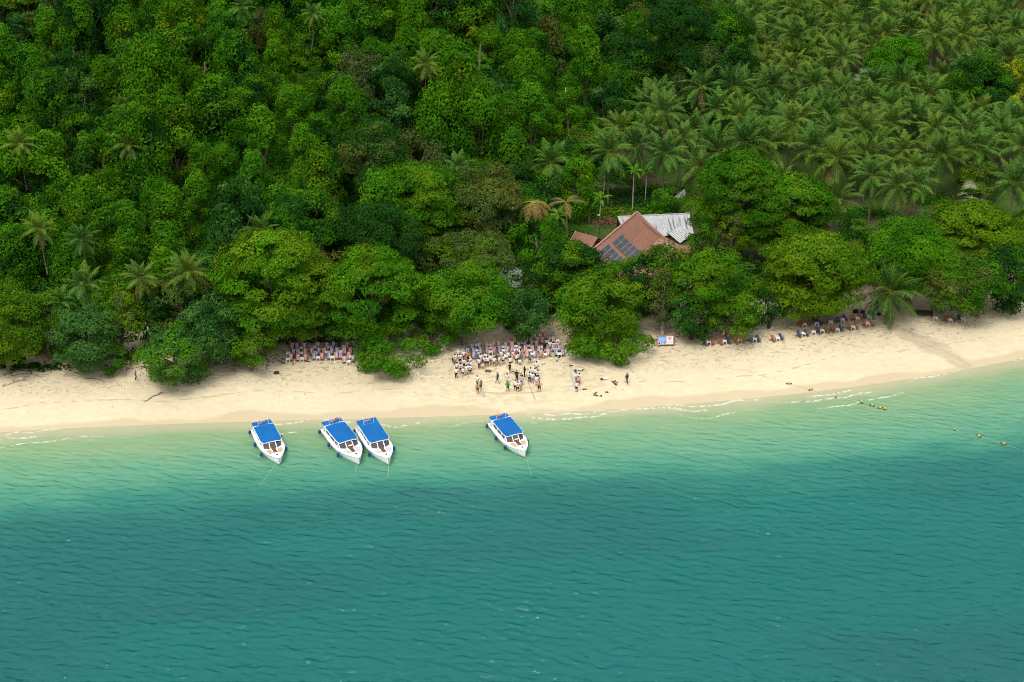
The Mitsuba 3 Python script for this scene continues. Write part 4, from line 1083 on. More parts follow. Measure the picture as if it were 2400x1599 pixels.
# ------------------------------------------------------------------ deck chairs and plastic tables
paint('chair_wood', (.17, .075, .035), .7, .3); paint('white_plastic', (.66, .66, .65), .4, .4); paint('dark_frame', (.05, .035, .03), .7, .2)
def stripes(col):
    return lambda p, n, uv: mix((.56, .52, .50), col, smoothstep(.46, .54, mikit.mi.Float(dr.abs(uv.x * 4.5 - dr.floor(uv.x * 4.5) - .5) * 2)))
paint('red_stripes', stripes((.42, .045, .055)), .85, .2); paint('blue_stripes', stripes((.035, .055, .24)), .85, .2)
paint('orange_canvas', (.34, .075, .035), .85, .2); paint('navy_canvas', (.045, .045, .135), .85, .2); paint('grey_canvas', (.12, .16, .16), .85, .2)
def chair_mesh():
    q = np.linspace(0, 1, 9); y = -.42 + .80 * q; z = .30 + .62 * q - .17 * np.sin(q * np.pi)
    g = [[(x, y[i], z[i]) for x in np.linspace(-.26, .26, 3)] for i in range(9)]
    v, f = loft(g); uv = np.stack([(v[:, 0] + .26) / .52, np.repeat(q, 3)], 1)
    fr = []
    for s in (-1, 1):
        fr += [tube([(s * .30, -.46, .28), (s * .30, .42, .96)], .028, 5), tube([(s * .27, .50, .02), (s * .27, -.30, .50)], .026, 5), tube([(s * .31, -.52, .02), (s * .31, -.40, .36)], .026, 5), tube([(s * .33, -.38, .52), (s * .33, .22, .60)], .03, 5)]
    fr += [tube([(-.31, y_, z_), (.31, y_, z_)], .026, 5) for y_, z_ in ((-.45, .29), (.41, .95), (.48, .08), (-.51, .06))]
    return (v, f, uv), cat(*fr)
(cv, cf, cuv), CF = chair_mesh()
SLING = mikit.ply((cv, cf), 'red_stripes', True, uv=cuv); FRAME = mikit.ply(CF, 'chair_wood', 40)
tb = [box((0, 0, .44), (.46, .46, .035), .012), box((0, 0, .40), (.40, .40, .05))]
for sx in (-1, 1):
    for sy in (-1, 1): tb.append(tube([(sx * .18, sy * .18, .42), (sx * .235, sy * .235, .0)], [.045, .03], 5))
TOP = mikit.ply(cat(*tb[:2]), 'white_plastic', False); LEGS = [mikit.ply(m, 'white_plastic', 40) for m in tb[2:]]
ORD = ['first', 'second', 'third', 'fourth', 'fifth', 'sixth', 'seventh', 'eighth', 'ninth', 'tenth', 'eleventh', 'twelfth', 'thirteenth', 'fourteenth', 'fifteenth', 'sixteenth', 'seventeenth', 'eighteenth', 'nineteenth', 'twentieth', 'twenty-first', 'twenty-second', 'twenty-third', 'twenty-fourth', 'twenty-fifth', 'twenty-sixth', 'twenty-seventh', 'twenty-eighth']
CANV = {'r': ('red_stripes', 'red striped deck chair'), 'b': ('blue_stripes', 'blue striped deck chair'), 'o': ('orange_canvas', 'orange red deck chair'), 'n': ('navy_canvas', 'navy blue deck chair'), 'g': ('grey_canvas', 'grey green deck chair')}
rg = np.random.default_rng(88)
def chair(c, px, py, where, rz):
    p = above(px, py); mat, what = CANV[c]
    k = key('deck_chair'); m = place(p, rz + rg.normal() * 4, .94)
    put(k + '__sling', SLING, mat, m); put(k + '__frame', FRAME, 'chair_wood' if c in 'ro' else 'dark_frame', m)
    tag(k, f'{what}, {where}', 'deck chair', 'striped deck chairs under the trees' if c in 'rb' else 'plain deck chairs on the open sand')
def table(px, py, where):
    p = above(px, py + .5); k = key('plastic_table'); m = place(p, rg.uniform(-9, 9), 1.32)
    put(k + '__tabletop', TOP, 'white_plastic', m)
    for L in LEGS: put(sub(k, 'leg'), L, 'white_plastic', m)
    tag(k, f'white plastic table, {where}', 'table', 'white plastic tables between the deck chairs')
def rows(data, conv, name, rz):
    for rn, items in data:
        for i, (c, X, Y) in enumerate(sorted(items, key=lambda q: q[1])): chair(c, *conv(X, Y), f'{ORD[i]} from left in the {rn} row {name}', rz)
def rtab(data, conv, name):
    for i, (X, Y) in enumerate(sorted(data)): table(*conv(X, Y), f'{ORD[i]} from the left {name}')
A = lambda X, Y: (640 + X / 6.54, 780 + Y / 6.54)
rows([('front', [('r', 275, 425), ('r', 385, 425), ('r', 500, 425), ('b', 630, 405), ('r', 750, 405), ('b', 860, 400), ('r', 970, 395), ('b', 1035, 395), ('r', 1090, 455), ('b', 1225, 440), ('r', 2245, 520)]),
      ('middle', [('b', 315, 340), ('r', 385, 340), ('r', 500, 340), ('r', 595, 330), ('b', 702, 330), ('r', 785, 330), ('b', 900, 325), ('b', 980, 320), ('r', 1095, 325), ('r', 1185, 320), ('r', 1165, 395)]),
      ('back', [('r', 295, 250), ('b', 370, 250), ('r', 487, 255), ('r', 690, 245), ('r', 825, 245), ('b', 925, 230), ('r', 1135, 240), ('b', 1240, 215), ('b', 1360, 200)])], A, 'beside the leaning bush', 2)
rtab([(240, 355), (440, 355), (230, 450), (447, 440), (692, 425), (915, 420), (650, 350), (840, 345), (1040, 335), (640, 265), (433, 275), (875, 265), (1090, 255), (1160, 485), (1205, 415), (1300, 240), (1515, 230), (2197, 535)], A, 'among the striped chairs beside the leaning bush')
B = lambda X, Y: (1030 + X / 7.36, 770 + Y / 7.36)
rows([('fifth and last', [('r', 1550, 180), ('b', 1635, 190), ('r', 1740, 185), ('r', 1830, 180), ('b', 1945, 180)]),
      ('fourth', [('r', 1185, 260), ('r', 1300, 250), ('r', 1365, 250), ('r', 1495, 260), ('r', 1575, 255), ('r', 1690, 255), ('r', 1770, 250), ('b', 1890, 240), ('r', 1965, 240)]),
      ('third', [('b', 690, 345), ('r', 815, 345), ('r', 925, 330), ('r', 1020, 330), ('b', 1145, 330), ('r', 1250, 330), ('b', 1370, 335), ('b', 1475, 325), ('b', 1590, 310), ('r', 1675, 315), ('r', 2235, 280)]),
      ('second', [('b', 565, 365), ('r', 825, 430), ('r', 940, 425), ('b', 1035, 410), ('r', 1165, 415), ('b', 1255, 415), ('b', 1380, 410), ('r', 1480, 405), ('r', 1600, 400), ('b', 1715, 400), ('b', 1840, 400), ('b', 1960, 385), ('b', 2070, 385)]),
      ('front', [('b', 485, 445), ('b', 590, 445), ('b', 710, 435), ('r', 500, 525), ('b', 590, 510), ('r', 1510, 490), ('b', 1640, 490), ('r', 1750, 490), ('r', 1870, 460), ('b', 2010, 460), ('b', 2120, 460)])], B, 'behind the crowd', -3)
rtab([(410, 440), (640, 430), (655, 480), (650, 330), (875, 390), (885, 450), (860, 330), (1090, 370), (1105, 430), (1320, 360), (1320, 420), (1540, 350), (1550, 430), (1750, 370), (1700, 215), (1640, 275), (1900, 210), (1845, 275), (1965, 325), (2040, 265), (2185, 325), (2020, 410), (2070, 490), (1440, 300), (1820, 500), (1140, 525), (1600, 490)], B, 'among the striped chairs behind the crowd')
C_ = lambda X, Y: (1600 + X / 4.708, 700 + Y / 4.708)
rows([('front', [('n', 245, 515), ('o', 315, 505), ('o', 415, 505), ('n', 500, 495), ('o', 585, 495), ('o', 660, 485), ('g', 750, 475), ('n', 825, 470), ('o', 995, 470), ('n', 1080, 450), ('n', 1280, 420), ('n', 1360, 410), ('n', 1495, 385), ('o', 1585, 375), ('o', 1655, 365), ('n', 1740, 355), ('o', 1835, 340), ('o', 1900, 330), ('o', 2010, 310), ('o', 2080, 300)]),
      ('rear', [('o', 1295, 305), ('o', 1375, 290), ('n', 1510, 292), ('o', 1580, 280), ('g', 1655, 275), ('n', 1710, 265), ('n', 1785, 245), ('o', 1885, 245), ('o', 1955, 235), ('n', 2000, 225), ('g', 2085, 225)])], C_, 'on the open sand', 38)
rtab([(285, 510), (462, 500), (622, 485), (795, 475), (1047, 465), (1328, 415), (1443, 395), (1538, 380), (1705, 370), (1875, 340), (2040, 305), (1343, 310), (1478, 300), (1628, 285), (1760, 260), (1925, 245), (2053, 230)], C_, 'between the plain chairs on the open sand')
D_ = lambda X, Y: (2000 + X / 5.2275, 560 + Y / 5.2275)
rows([('last', [('o', 1130, 1015), ('o', 1205, 1010), ('n', 1295, 1000), ('o', 1510, 960), ('n', 1880, 865), ('n', 1950, 855)])], D_, 'beyond the red kayak', 36)
rtab([(1003, 998), (1180, 1022), (1335, 1010), (1930, 862)], D_, 'beyond the red kayak')

# ------------------------------------------------------------------ people
SPH = {}
def ball(p, r):
    q = round(r, 3)
    if q not in SPH: SPH[q] = m3.Manifold.sphere(q, 10)
    return SPH[q].translate([float(v) for v in p])
def bone(a, ra, b, rb): return m3.Manifold.batch_hull([ball(a, ra), ball(b, rb)])
def union(ms): return m3.Manifold.batch_boolean(ms, m3.OpType.Add)
def smoothed(man, it=6, step=.05):
    m = man.refine_to_length(step).to_mesh(); t = trimesh.Trimesh(m.vert_properties[:, :3], m.tri_verts, process=False)
    trimesh.smoothing.filter_taubin(t, .5, .53, it)
    return np.array(t.vertices), np.array(t.faces)


def person_parts(pose, female=False, skirt=False, long_hair=False, trousers=False):
    """Joints facing -y; clothes are shells that follow the body."""
    J = {'pel': (0, 0, .94), 'waist': (0, 0, 1.08), 'chest': (0, .01, 1.30), 'neck': (0, .01, 1.47), 'head': (0, -.02, 1.62)}
    J['head'] = (0, -.02, 1.615)
    sw, hw = (.165, .10) if female else (.19, .09)
    for s, n in ((-1, 'l'), (1, 'r')):
        J['sh' + n] = (s * sw, .01, 1.41); J['el' + n] = (s * (sw + .05), .03, 1.12); J['wr' + n] = (s * (sw + .05), -.06, .88)
        J['hip' + n] = (s * hw, 0, .92); J['kn' + n] = (s * (hw + .01), -.015, .50); J['an' + n] = (s * (hw + .015), .02, .085)
    V = lambda n: np.array(J[n], float)
    def leg(n, kn, an): J['kn' + n] = kn; J['an' + n] = an
    def arm(n, el, wr): J['el' + n] = el; J['wr' + n] = wr
    if pose == 'walk': leg('l', (-.09, -.16, .54), (-.10, -.28, .10)); leg('r', (.09, .06, .50), (.10, .34, .14)); arm('l', (-.23, .14, 1.15), (-.24, .16, .92)); arm('r', (.23, -.10, 1.14), (.23, -.28, .98))
    if pose == 'hips': arm('l', (-.40, .06, 1.18), (-.20, -.06, 1.03)); arm('r', (.40, .06, 1.18), (.20, -.06, 1.03)); leg('l', (-.14, -.02, .5), (-.17, 0, .085)); leg('r', (.14, -.02, .5), (.17, 0, .085))
    if pose == 'cross': arm('l', (-.24, -.06, 1.15), (.06, -.20, 1.20)); arm('r', (.24, -.06, 1.15), (-.06, -.22, 1.17))
    if pose == 'reach': arm('l', (-.20, -.22, 1.22), (-.14, -.46, 1.18)); arm('r', (.20, -.22, 1.22), (.14, -.46, 1.18))
    if pose == 'up': arm('l', (-.30, -.02, 1.58), (-.10, -.04, 1.78)); arm('r', (.30, -.02, 1.58), (.10, -.04, 1.78))
    if pose in ('sit', 'squat', 'lie'):
        dz, lean = {'sit': (-.46, .10), 'squat': (-.64, -.16), 'lie': (-.58, .32)}[pose]
        for k in J: J[k] = tuple(np.array(J[k]) + [0, 0, dz])
        for k in ('waist', 'chest', 'neck', 'head', 'shl', 'shr', 'ell', 'elr', 'wrl', 'wrr'):
            h = (J[k][2] - J['pel'][2]); J[k] = (J[k][0], J[k][1] + h * lean * 1.1, J[k][2] - h * abs(lean) * .3)
        for s, n in ((-1, 'l'), (1, 'r')):
            if pose == 'squat': leg(n, (s * .17, -.38, .50), (s * .13, -.06, .085)); arm(n, (s * .24, -.34, .56), (s * .08, -.48, .50))
            elif pose == 'sit': leg(n, (s * .12, -.44, .47), (s * .12, -.46, .085)); arm(n, (s * .24, -.06, .66), (s * .12, -.30, .56))
            else: leg(n, (s * .12, -.42, .44), (s * .13, -.74, .12)); arm(n, (s * .25, .02, .52), (s * .16, -.22, .46))
    if pose == 'bend':
        for k in ('waist', 'chest', 'neck', 'head', 'shl', 'shr'):
            h = J[k][2] - .94; J[k] = (J[k][0], J[k][1] - h * .80, .94 + h * .55)
        arm('l', (-.2, -.50, .92), (-.12, -.62, .70)); arm('r', (.2, -.50, .92), (.12, -.62, .70))
    ch, wa = (.125, .105) if female else (.14, .12)
    B = []
    for s in (-1, 1):
        o = np.array([s * .06, 0, 0])
        B += [bone(V('pel') + o * 1.1, .115, V('waist') + o * .6, wa - .01), bone(V('waist') + o * .6, wa - .01, V('chest') + o * .9, ch - .01), bone(V('chest') + o * .9, ch - .01, V('neck') - [0, 0, .08], .07)]
    B += [bone(V('neck') - [0, 0, .04], .055, V('head') - [0, 0, .06], .052), bone(V('head') + [0, .012, .03], .098, V('head') + [0, -.022, -.045], .07),
          ball(V('head') + [0, -.108, -.012], .017), ball(V('head') + [.095, .01, -.01], .022), ball(V('head') + [-.095, .01, -.01], .022), bone(V('head') + [-.025, -.088, -.065], .012, V('head') + [.025, -.088, -.065], .012)]
    hands = []
    for s, n in ((-1, 'l'), (1, 'r')):
        B += [bone(V('chest') + [s * .07, 0, .08], .08, V('sh' + n), .058), bone(V('sh' + n), .056, V('el' + n), .042), bone(V('el' + n), .041, V('wr' + n), .028)]
        B += [bone(V('hip' + n), .092, V('kn' + n), .060), bone(V('kn' + n), .058, V('an' + n), .038), bone(V('an' + n) - [0, 0, .045], .036, V('an' + n) + [s * .02, -.15, -.055], .028)]
        d = V('wr' + n) - V('el' + n); d /= np.linalg.norm(d); a = np.cross(d, [s * 1.0, 0, .2]); a /= np.linalg.norm(a); pl = V('wr' + n) + d * .085
        B.append(bone(V('wr' + n), .027, pl, .034))
        for f, l in zip((-.028, -.010, .010, .028), (.062, .078, .080, .066)):
            q0 = pl + a * f + d * .02; q1 = q0 + d * l * .6 + [-s * .010, -.006, 0]; q2 = q1 + d * l * .45 + [-s * .022, -.012, 0]
            hands += [bone(q0, .009, q1, .009), bone(q1, .009, q2, .008)]
        t0 = V('wr' + n) + d * .04 + a * .022; t1 = t0 + a * .035 + d * .030; hands += [bone(t0, .012, t1, .011), bone(t1, .011, t1 + d * .035 + a * .006, .009)]
    body = smoothed(union(B))
    hm = union(hands).to_mesh(); body = cat(body, (hm.vert_properties[:, :3], hm.tri_verts))
    e = .022
    S = []
    for s in (-1, 1):
        o = np.array([s * .065, 0, 0])
        S += [bone(V('pel') + o + [0, 0, .04], .115 + e, V('waist') + o * .8, wa + e), bone(V('waist') + o * .8, wa + e, V('chest') + o, ch + e - .01), bone(V('chest') + o, ch + e - .01, V('neck') - [0, 0, .07], .07)]
        n = 'l' if s < 0 else 'r'
        S += [bone(V('chest') + [s * .07, 0, .08], .09, V('sh' + n), .078), bone(V('sh' + n), .076, V('sh' + n) * .35 + V('el' + n) * .65, .070)]
    shirt = smoothed(union(S), 4, .06)
    P = [bone(V('pel') + [-.06, 0, .05], .118, V('pel') + [.06, 0, .05], .118)]
    for s, n in ((-1, 'l'), (1, 'r')):
        k = V('kn' + n); end = k * .80 + V('hip' + n) * .20
        P += [bone(V('pel') + [s * .05, 0, 0], .122, V('hip' + n), .112), bone(V('hip' + n), .110, k if trousers else end, .078 if trousers else .088)]
        if trousers: P.append(bone(k, .076, V('an' + n) + [0, 0, .04], .058))
    shorts = smoothed(union(P), 4, .06)
    h = V('head'); Hh = [bone(h + [0, .025, .045], .103, h + [0, .035, .0], .100)]
    if long_hair: Hh += [bone(h + [0, .05, .02], .095, h + [0, .085, -.20], .070)]
    hair = smoothed(union(Hh), 2, .05)
    sv = shirt[0]; c = V('chest'); loc = sv - c
    uv = np.stack([loc[:, 0], np.where(loc[:, 1] > .05, loc[:, 2], 5.0)], 1)
    return {'body': mikit.ply(body, 'skin', 60), 'shirt': mikit.ply(shirt, 'skin', True, uv=uv), 'shorts': mikit.ply(shorts, 'skin', 60), 'hair': mikit.ply(hair, 'skin', 60)}


paint('skin', (.34, .185, .115), .6, .3); paint('skin_dark', (.19, .095, .055), .6, .3); paint('hair', (.012, .009, .008), .6, .3)
def emblem(p, n, uv):
    d = dr.sqrt(dr.square(uv.x / .11) + dr.square((uv.y + .06) / .17)) + (noise(uv.x * 30, uv.y * 30, 3) - .5) * .9
    return mix((.42, .07, .06), (.62, .60, .57), smoothstep(.75, 1.0, d))
paint('emblem_shirt', emblem, .85, .2)
for n_, c in dict(white_shirt=(.62, .61, .59), cream_shirt=(.58, .55, .47), black_cloth=(.014, .013, .015), navy_cloth=(.03, .035, .07), grey_cloth=(.20, .21, .22), blue_grey_cloth=(.12, .16, .22), green_cloth=(.01, .22, .06),
                  red_cloth=(.42, .025, .05), orange_cloth=(.5, .17, .05), pink_cloth=(.55, .33, .27), lilac_cloth=(.40, .38, .50), yellow_cloth=(.55, .33, .03), blue_cloth=(.16, .20, .42), brown_cloth=(.12, .06, .04), tan_cloth=(.35, .26, .17)).items(): paint(n_, c, .85, .2)
KINDS = {}
def kind_of(*a):
    if a not in KINDS: KINDS[a] = person_parts(a[0], female='f' in a[1], long_hair='h' in a[1], trousers='t' in a[1])
    return KINDS[a]


P1 = lambda X, Y: (1060 + X / 9.416, 820 + Y / 9.416)
P2 = lambda X, Y: (1310 + X / 12.39, 840 + Y / 12.39)
P4 = lambda X, Y: (1180 + X / 11.77, 770 + Y / 11.77)
W_, E_, K_ = 'white_shirt', 'emblem_shirt', 'black_cloth'
# (pixel of the feet, pose, build, turn: 0 faces the sea and 180 the forest, shirt, shorts, skin, label)
FOLK = [
    (P1(60, 330), 'stand', '', 180, E_, 'tan_cloth', 'skin', 'person in long white shirt with red print, at the forest end of the left group'),
    (P1(25, 312), 'sit', '', 60, K_, K_, 'skin_dark', 'dark clothed person crouching at the left group\'s edge under the boughs'),
    (P1(140, 215), 'stand', '', 20, W_, K_, 'skin', 'person in white with white cap behind the red printed shirts'),
    (P1(175, 318), 'stand', '', 170, E_, K_, 'skin', 'person in red printed white shirt and black shorts near the boughs'),
    (P1(262, 245), 'hips', '', 200, W_, K_, 'skin', 'person in white shirt and black shorts beside a red striped chair'),
    (P1(345, 270), 'stand', 'h', 30, 'orange_cloth', K_, 'skin', 'person in orange top beside the red striped chair in the crowd'),
    (P1(258, 420), 'cross', '', 150, W_, K_, 'skin', 'person in white shirt in the middle of the left group'),
    (P1(185, 515), 'up', '', 190, E_, K_, 'skin', 'person in red printed shirt with both arms raised'),
    (P1(237, 595), 'stand', 'f', 170, W_, 'brown_cloth', 'skin', 'person in white top and brown shorts at the seaward edge of the left group'),
    (P1(312, 562), 'stand', '', 200, W_, 'white_shirt', 'skin', 'person all in white at the seaward edge of the left group'),
    (P1(388, 552), 'hips', '', 160, E_, K_, 'skin', 'person in red printed shirt, hands on hips, right end of the left group'),
    (P1(412, 470), 'stand', '', 220, W_, 'pink_cloth', 'skin', 'person in white shirt and pinkish shorts in the left group'),
    (P1(335, 468), 'stand', 'h', 140, W_, 'navy_cloth', 'skin', 'person with long hair and white shirt in the left group'),
    (P1(90, 630), 'stand', 't', 185, W_, K_, 'skin', 'person in white shirt and long dark trousers, nearest the sea in the left group'),
    (P1(108, 500), 'stand', '', 200, W_, 'grey_cloth', 'skin', 'person in white shirt and grey shorts just behind the long dark trousers'),
    (P1(352, 520), 'stand', 'f', 170, 'grey_cloth', 'pink_cloth', 'skin', 'person in grey top and pink shorts in the left group'),
    (P1(400, 400), 'stand', '', 230, W_, W_, 'skin', 'person in white with light cap at the right of the left group'),
    (P1(592, 415), 'stand', 't', 160, W_, 'brown_cloth', 'skin_dark', 'person in white vest and long brown trousers at the left of the middle row'),
    (P1(545, 280), 'stand', '', 180, 'blue_grey_cloth', 'grey_cloth', 'skin', 'person in blue grey shirt between the left group and the middle row'),
    (P1(640, 310), 'stand', '', 20, W_, 'pink_cloth', 'skin', 'person in white shirt in front of the white tables, left part of the middle row'),
    (P1(672, 435), 'stand', 'fh', 180, 'skin', W_, 'skin_dark', 'long haired person in white shorts, nearest the sea in the middle row'),
    (P1(720, 365), 'stand', 'h', 200, W_, 'brown_cloth', 'skin', 'person in white shirt beside the long haired one in white shorts'),
    (P1(780, 378), 'cross', '', 175, W_, K_, 'skin', 'person in white shirt and black shorts left of the broad shouldered one'),
    (P1(740, 300), 'stand', '', 10, W_, 'lilac_cloth', 'skin', 'person in white facing the sea at the rear of the middle row'),
    (P1(856, 335), 'stand', '', 185, W_, 'red_cloth', 'skin', 'person in white shirt and red shorts in the middle row'),
    (P1(925, 375), 'hips', '', 180, W_, K_, 'skin', 'broad shouldered person in white tee and black shorts in the middle row'),
    (P1(985, 315), 'stand', 'h', 160, 'brown_cloth', K_, 'skin', 'dark clothed person between two white tees in the middle row'),
    (P1(1035, 355), 'walk', 't', 250, W_, 'grey_cloth', 'skin', 'person in white tee and long grey trousers, walking'),
    (P1(1078, 240), 'stand', '', 170, W_, 'pink_cloth', 'skin', 'person in white behind the one walking in long grey trousers'),
    (P1(1128, 325), 'stand', 'f', 200, 'cream_shirt', K_, 'skin', 'small person in cream shirt and black shorts in the middle row'),
    (P1(1230, 195), 'sit', '', 10, W_, 'tan_cloth', 'skin', 'person in white seated on the first row of chairs left of the red shirt'),
    (P1(1300, 285), 'squat', 'h', 230, W_, 'brown_cloth', 'skin', 'person in white squatting left of the red shirt'),
    (P1(1275, 298), 'squat', '', 200, W_, K_, 'skin_dark', 'person in white and black squatting lowest in the ring of seated people'),
    (P1(1345, 180), 'sit', '', 20, W_, 'pink_cloth', 'skin', 'person in white seated beside the red shirt'),
    (P1(1425, 215), 'bend', '', 190, 'red_cloth', K_, 'skin', 'person in bright red shirt bending forward'),
    (P1(1410, 305), 'bend', '', 150, W_, 'brown_cloth', 'skin', 'person in white bending below the red shirt'),
    (P1(1505, 215), 'stand', 'h', 160, W_, 'grey_cloth', 'skin', 'dark haired person in white right of the red shirt'),
    (P1(1490, 350), 'sit', '', 180, W_, 'red_cloth', 'skin', 'person in white sitting on the sand with back to the sea'),
    (P1(1525, 260), 'stand', 't', 170, 'grey_cloth', 'grey_cloth', 'skin', 'person in grey behind the white shirt sitting on the sand'),
    (P1(1455, 290), 'stand', 'h', 220, W_, 'brown_cloth', 'skin', 'person in white half hidden behind the one sitting on the sand'),
    (P1(1712, 312), 'hips', '', 180, 'blue_grey_cloth', 'navy_cloth', 'skin', 'person in blue grey shirt and dark shorts standing alone before the chairs'),
    (P1(1272, 518), 'reach', '', 290, K_, K_, 'skin', 'person in black holding the left end of the dark hose'),
    (P1(1425, 685), 'cross', 't', 350, K_, K_, 'skin_dark', 'person in black standing under the sagging dark hose'),
    (P1(1592, 595), 'reach', 't', 80, K_, K_, 'skin_dark', 'person in black holding the right end of the dark hose'),
    (P1(1000, 742), 'walk', '', 260, 'navy_cloth', 'navy_cloth', 'skin', 'dark dressed person striding alone across the sand'),
    (P1(1212, 740), 'stand', 'h', 180, W_, W_, 'skin', 'person in white behind the green shirt'),
    (P1(1225, 925), 'hips', '', 175, 'green_cloth', K_, 'skin_dark', 'person in bright green shirt and black shorts'),
    (P1(1388, 905), 'stand', '', 170, W_, K_, 'skin', 'person in white left of the red printed back in the seaward trio'),
    (P1(1445, 940), 'hips', '', 180, E_, K_, 'skin', 'person with large red print on the back, nearest the sea in the middle'),
    (P1(1515, 905), 'stand', 'h', 200, 'lilac_cloth', 'yellow_cloth', 'skin', 'person with yellow cloth right of the large red print'),
    (P1(1550, 790), 'reach', '', 240, 'lilac_cloth', 'grey_cloth', 'skin', 'person in pale lilac reaching forward behind the yellow cloth'),
    (P1(560, 975), 'stand', '', 180, 'skin', 'brown_cloth', 'skin', 'bare chested person in brown shorts beside the grey board'),
    (P1(553, 800), 'stand', '', 160, W_, 'grey_cloth', 'skin', 'person in white just behind the bare chested one with brown shorts'),
    (P1(635, 892), 'stand', 'fh', 210, 'blue_grey_cloth', 'brown_cloth', 'skin', 'long haired person in pale blue beside the grey board'),
    (P1(1858, 490), 'stand', '', 180, W_, 'grey_cloth', 'skin', 'tall person in white, nearest the forest in the right group'),
    (P1(1820, 625), 'stand', 't', 190, W_, K_, 'skin', 'person in white shirt and black trousers in the right group'),
    (P1(1725, 620), 'reach', '', 170, W_, 'tan_cloth', 'skin', 'person in white reaching out at the left of the right group'),
    (P1(1705, 720), 'stand', 't', 180, E_, K_, 'skin', 'person in red printed shirt and black trousers at the left of the right group'),
    (P1(1770, 742), 'stand', '', 200, W_, 'blue_cloth', 'skin', 'person in white shirt and blue shorts in the right group'),
    (P1(1892, 670), 'hips', 't', 185, E_, K_, 'skin', 'person with big red print on the back in the right group'),
    (P1(1860, 805), 'stand', '', 170, W_, 'pink_cloth', 'skin', 'person in white beside the bare chested one with dark trunks'),
    (P1(1920, 935), 'hips', '', 180, 'skin', K_, 'skin', 'bare chested person in short dark trunks'),
    (P2(495, 705), 'stand', '', 200, W_, 'blue_cloth', 'skin', 'person in white shirt and blue shorts between the pale boards'),
    (P2(588, 740), 'stand', '', 150, W_, 'pink_cloth', 'skin', 'dark haired person in white close behind the red shorts'),
    (P2(568, 800), 'stand', 'f', 200, 'pink_cloth', 'red_cloth', 'skin', 'person in red shorts in the small group between the pale boards'),
    (P2(512, 980), 'stand', '', 190, W_, K_, 'skin_dark', 'person in white shirt and black shorts, nearest the sea between the pale boards'),
    (P2(1970, 738), 'walk', 't', 60, 'navy_cloth', 'navy_cloth', 'skin', 'dark dressed person walking alone far right of the crowd, holding a white cloth'),
    (P4(1130, 635), 'stand', 't', 200, K_, K_, 'skin_dark', 'person all in black standing between the striped chairs'),
    (P4(1288, 545), 'sit', 'h', 0, W_, 'tan_cloth', 'skin', 'person in white seated among the chairs right of the black dressed one'),
    (P4(1495, 560), 'sit', 'h', 0, 'pink_cloth', 'grey_cloth', 'skin', 'dark haired person seated among the chairs at the right end'),
    (P4(1045, 800), 'lie', 'f', 20, 'pink_cloth', 'tan_cloth', 'skin', 'person in pink lying back on a front chair'),
]
rg = np.random.default_rng(91)
for (px, build_) in ():
    pass
for (pt, pose, build, turn, shirt, shorts, skin, label) in FOLK:
    b = above(*pt); k = tag(key('person'), label, 'person'); parts = kind_of(pose, build)
    m = place(b + np.array([0, 0, .30 if pose == 'lie' else -.005]), turn + rg.normal() * 8, rg.uniform(.97, 1.06) * (.94 if 'f' in build else 1))
    put(k + '__body', parts['body'], skin, m)
    if shirt != 'skin': put(k + '__shirt', parts['shirt'], shirt, m)
    put(k + '__' + ('trousers' if 't' in build else 'shorts'), parts['shorts'], shorts, m)
    put(k + '__hair', parts['hair'], 'white_shirt' if 'cap' in label else 'hair', m)

# ------------------------------------------------------------------ what lies and stands about on the sand
# sign board: a blue panel of printed rows with three small pictures, and a white panel with a red ring
paint('sign_frame', (.36, .10, .09), .6, .3); paint('sign_blue', lambda p, n, uv: mix((.13, .36, .62), (.28, .34, .62), smoothstep(0, 1.4, uv.y)), .5, .4); paint('sign_white', (.66, .64, .66), .5, .4); paint('sign_ink', (.06, .07, .14), .6, .3)
paint('sign_pale', (.42, .52, .66), .6, .3); paint('ring_red', (.42, .10, .08), .6, .3)
b = above(1560, 813); k = tag('sign_board', 'notice board with blue panel and white panel on the sand', 'sign')
m = T().translate(b.tolist()).rotate([0, 0, 1], 3.0).rotate([1, 0, 0], -18).scale(1.12)
def sb(name, c, sz, mat, mesh=None): put(sub(k, name) if name.count('__') == 0 else key(k + '__' + name), mesh if mesh is not None else box(c, sz), mat, m, False)
sb('frame', 0, 0, 'sign_frame', cat(box((0, 0, 1.50), (2.22, .07, .09)), box((0, 0, .30), (2.22, .07, .07)), box((-1.08, 0, .8), (.06, .07, 1.5)), box((1.08, 0, .8), (.06, .07, 1.5)), box((.05, 0, .9), (.05, .07, 1.2)), tube([(1.05, 0, 1.45), (1.3, .9, 0)], .035, 5), tube([(-1.05, 0, 1.45), (-1.25, .9, 0)], .035, 5)))
v, f = box((-.52, -.01, .90), (1.06, .05, 1.12)); put(k + '__blue_panel', (v, f), 'sign_blue', m, False, np.stack([v[:, 0], 1.46 - v[:, 2]], 1))
put(k + '__white_panel', box((.56, -.01, .90), (.94, .05, 1.12)), 'sign_white', m, False)
put(k + '__blue_panel__heading', cat(*[box((-.52 + x, -.04, 1.38), (w, .02, .055)) for x, w in ((-.36, .22), (-.08, .26), (.18, .16), (.38, .16))]), 'sign_ink', m, False)
put(k + '__blue_panel__printed_lines', cat(*[box((-.56 + .02 * (i % 3), -.04, 1.27 - .075 * i), (.86 - .06 * (i % 4), .015, .022)) for i in range(8)]), 'sign_pale', m, False)
put(k + '__blue_panel__picture_strip', box((-.52, -.038, .48), (1.04, .012, .26)), 'sign_white', m, False)
for i, (x, mat) in enumerate(((-.86, 'navy_cloth'), (-.50, 'grey_cloth'), (-.17, 'sign_ink'))): put(key(k + '__blue_panel__picture'), box((x, -.048, .49 + .02 * i), (.24, .012, .18)), mat, m, False)
ring = tube([(.56 + .23 * math.cos(a), -.045, 1.18 + .21 * math.sin(a)) for a in np.linspace(0, 2 * np.pi, 25)], .028, 5)
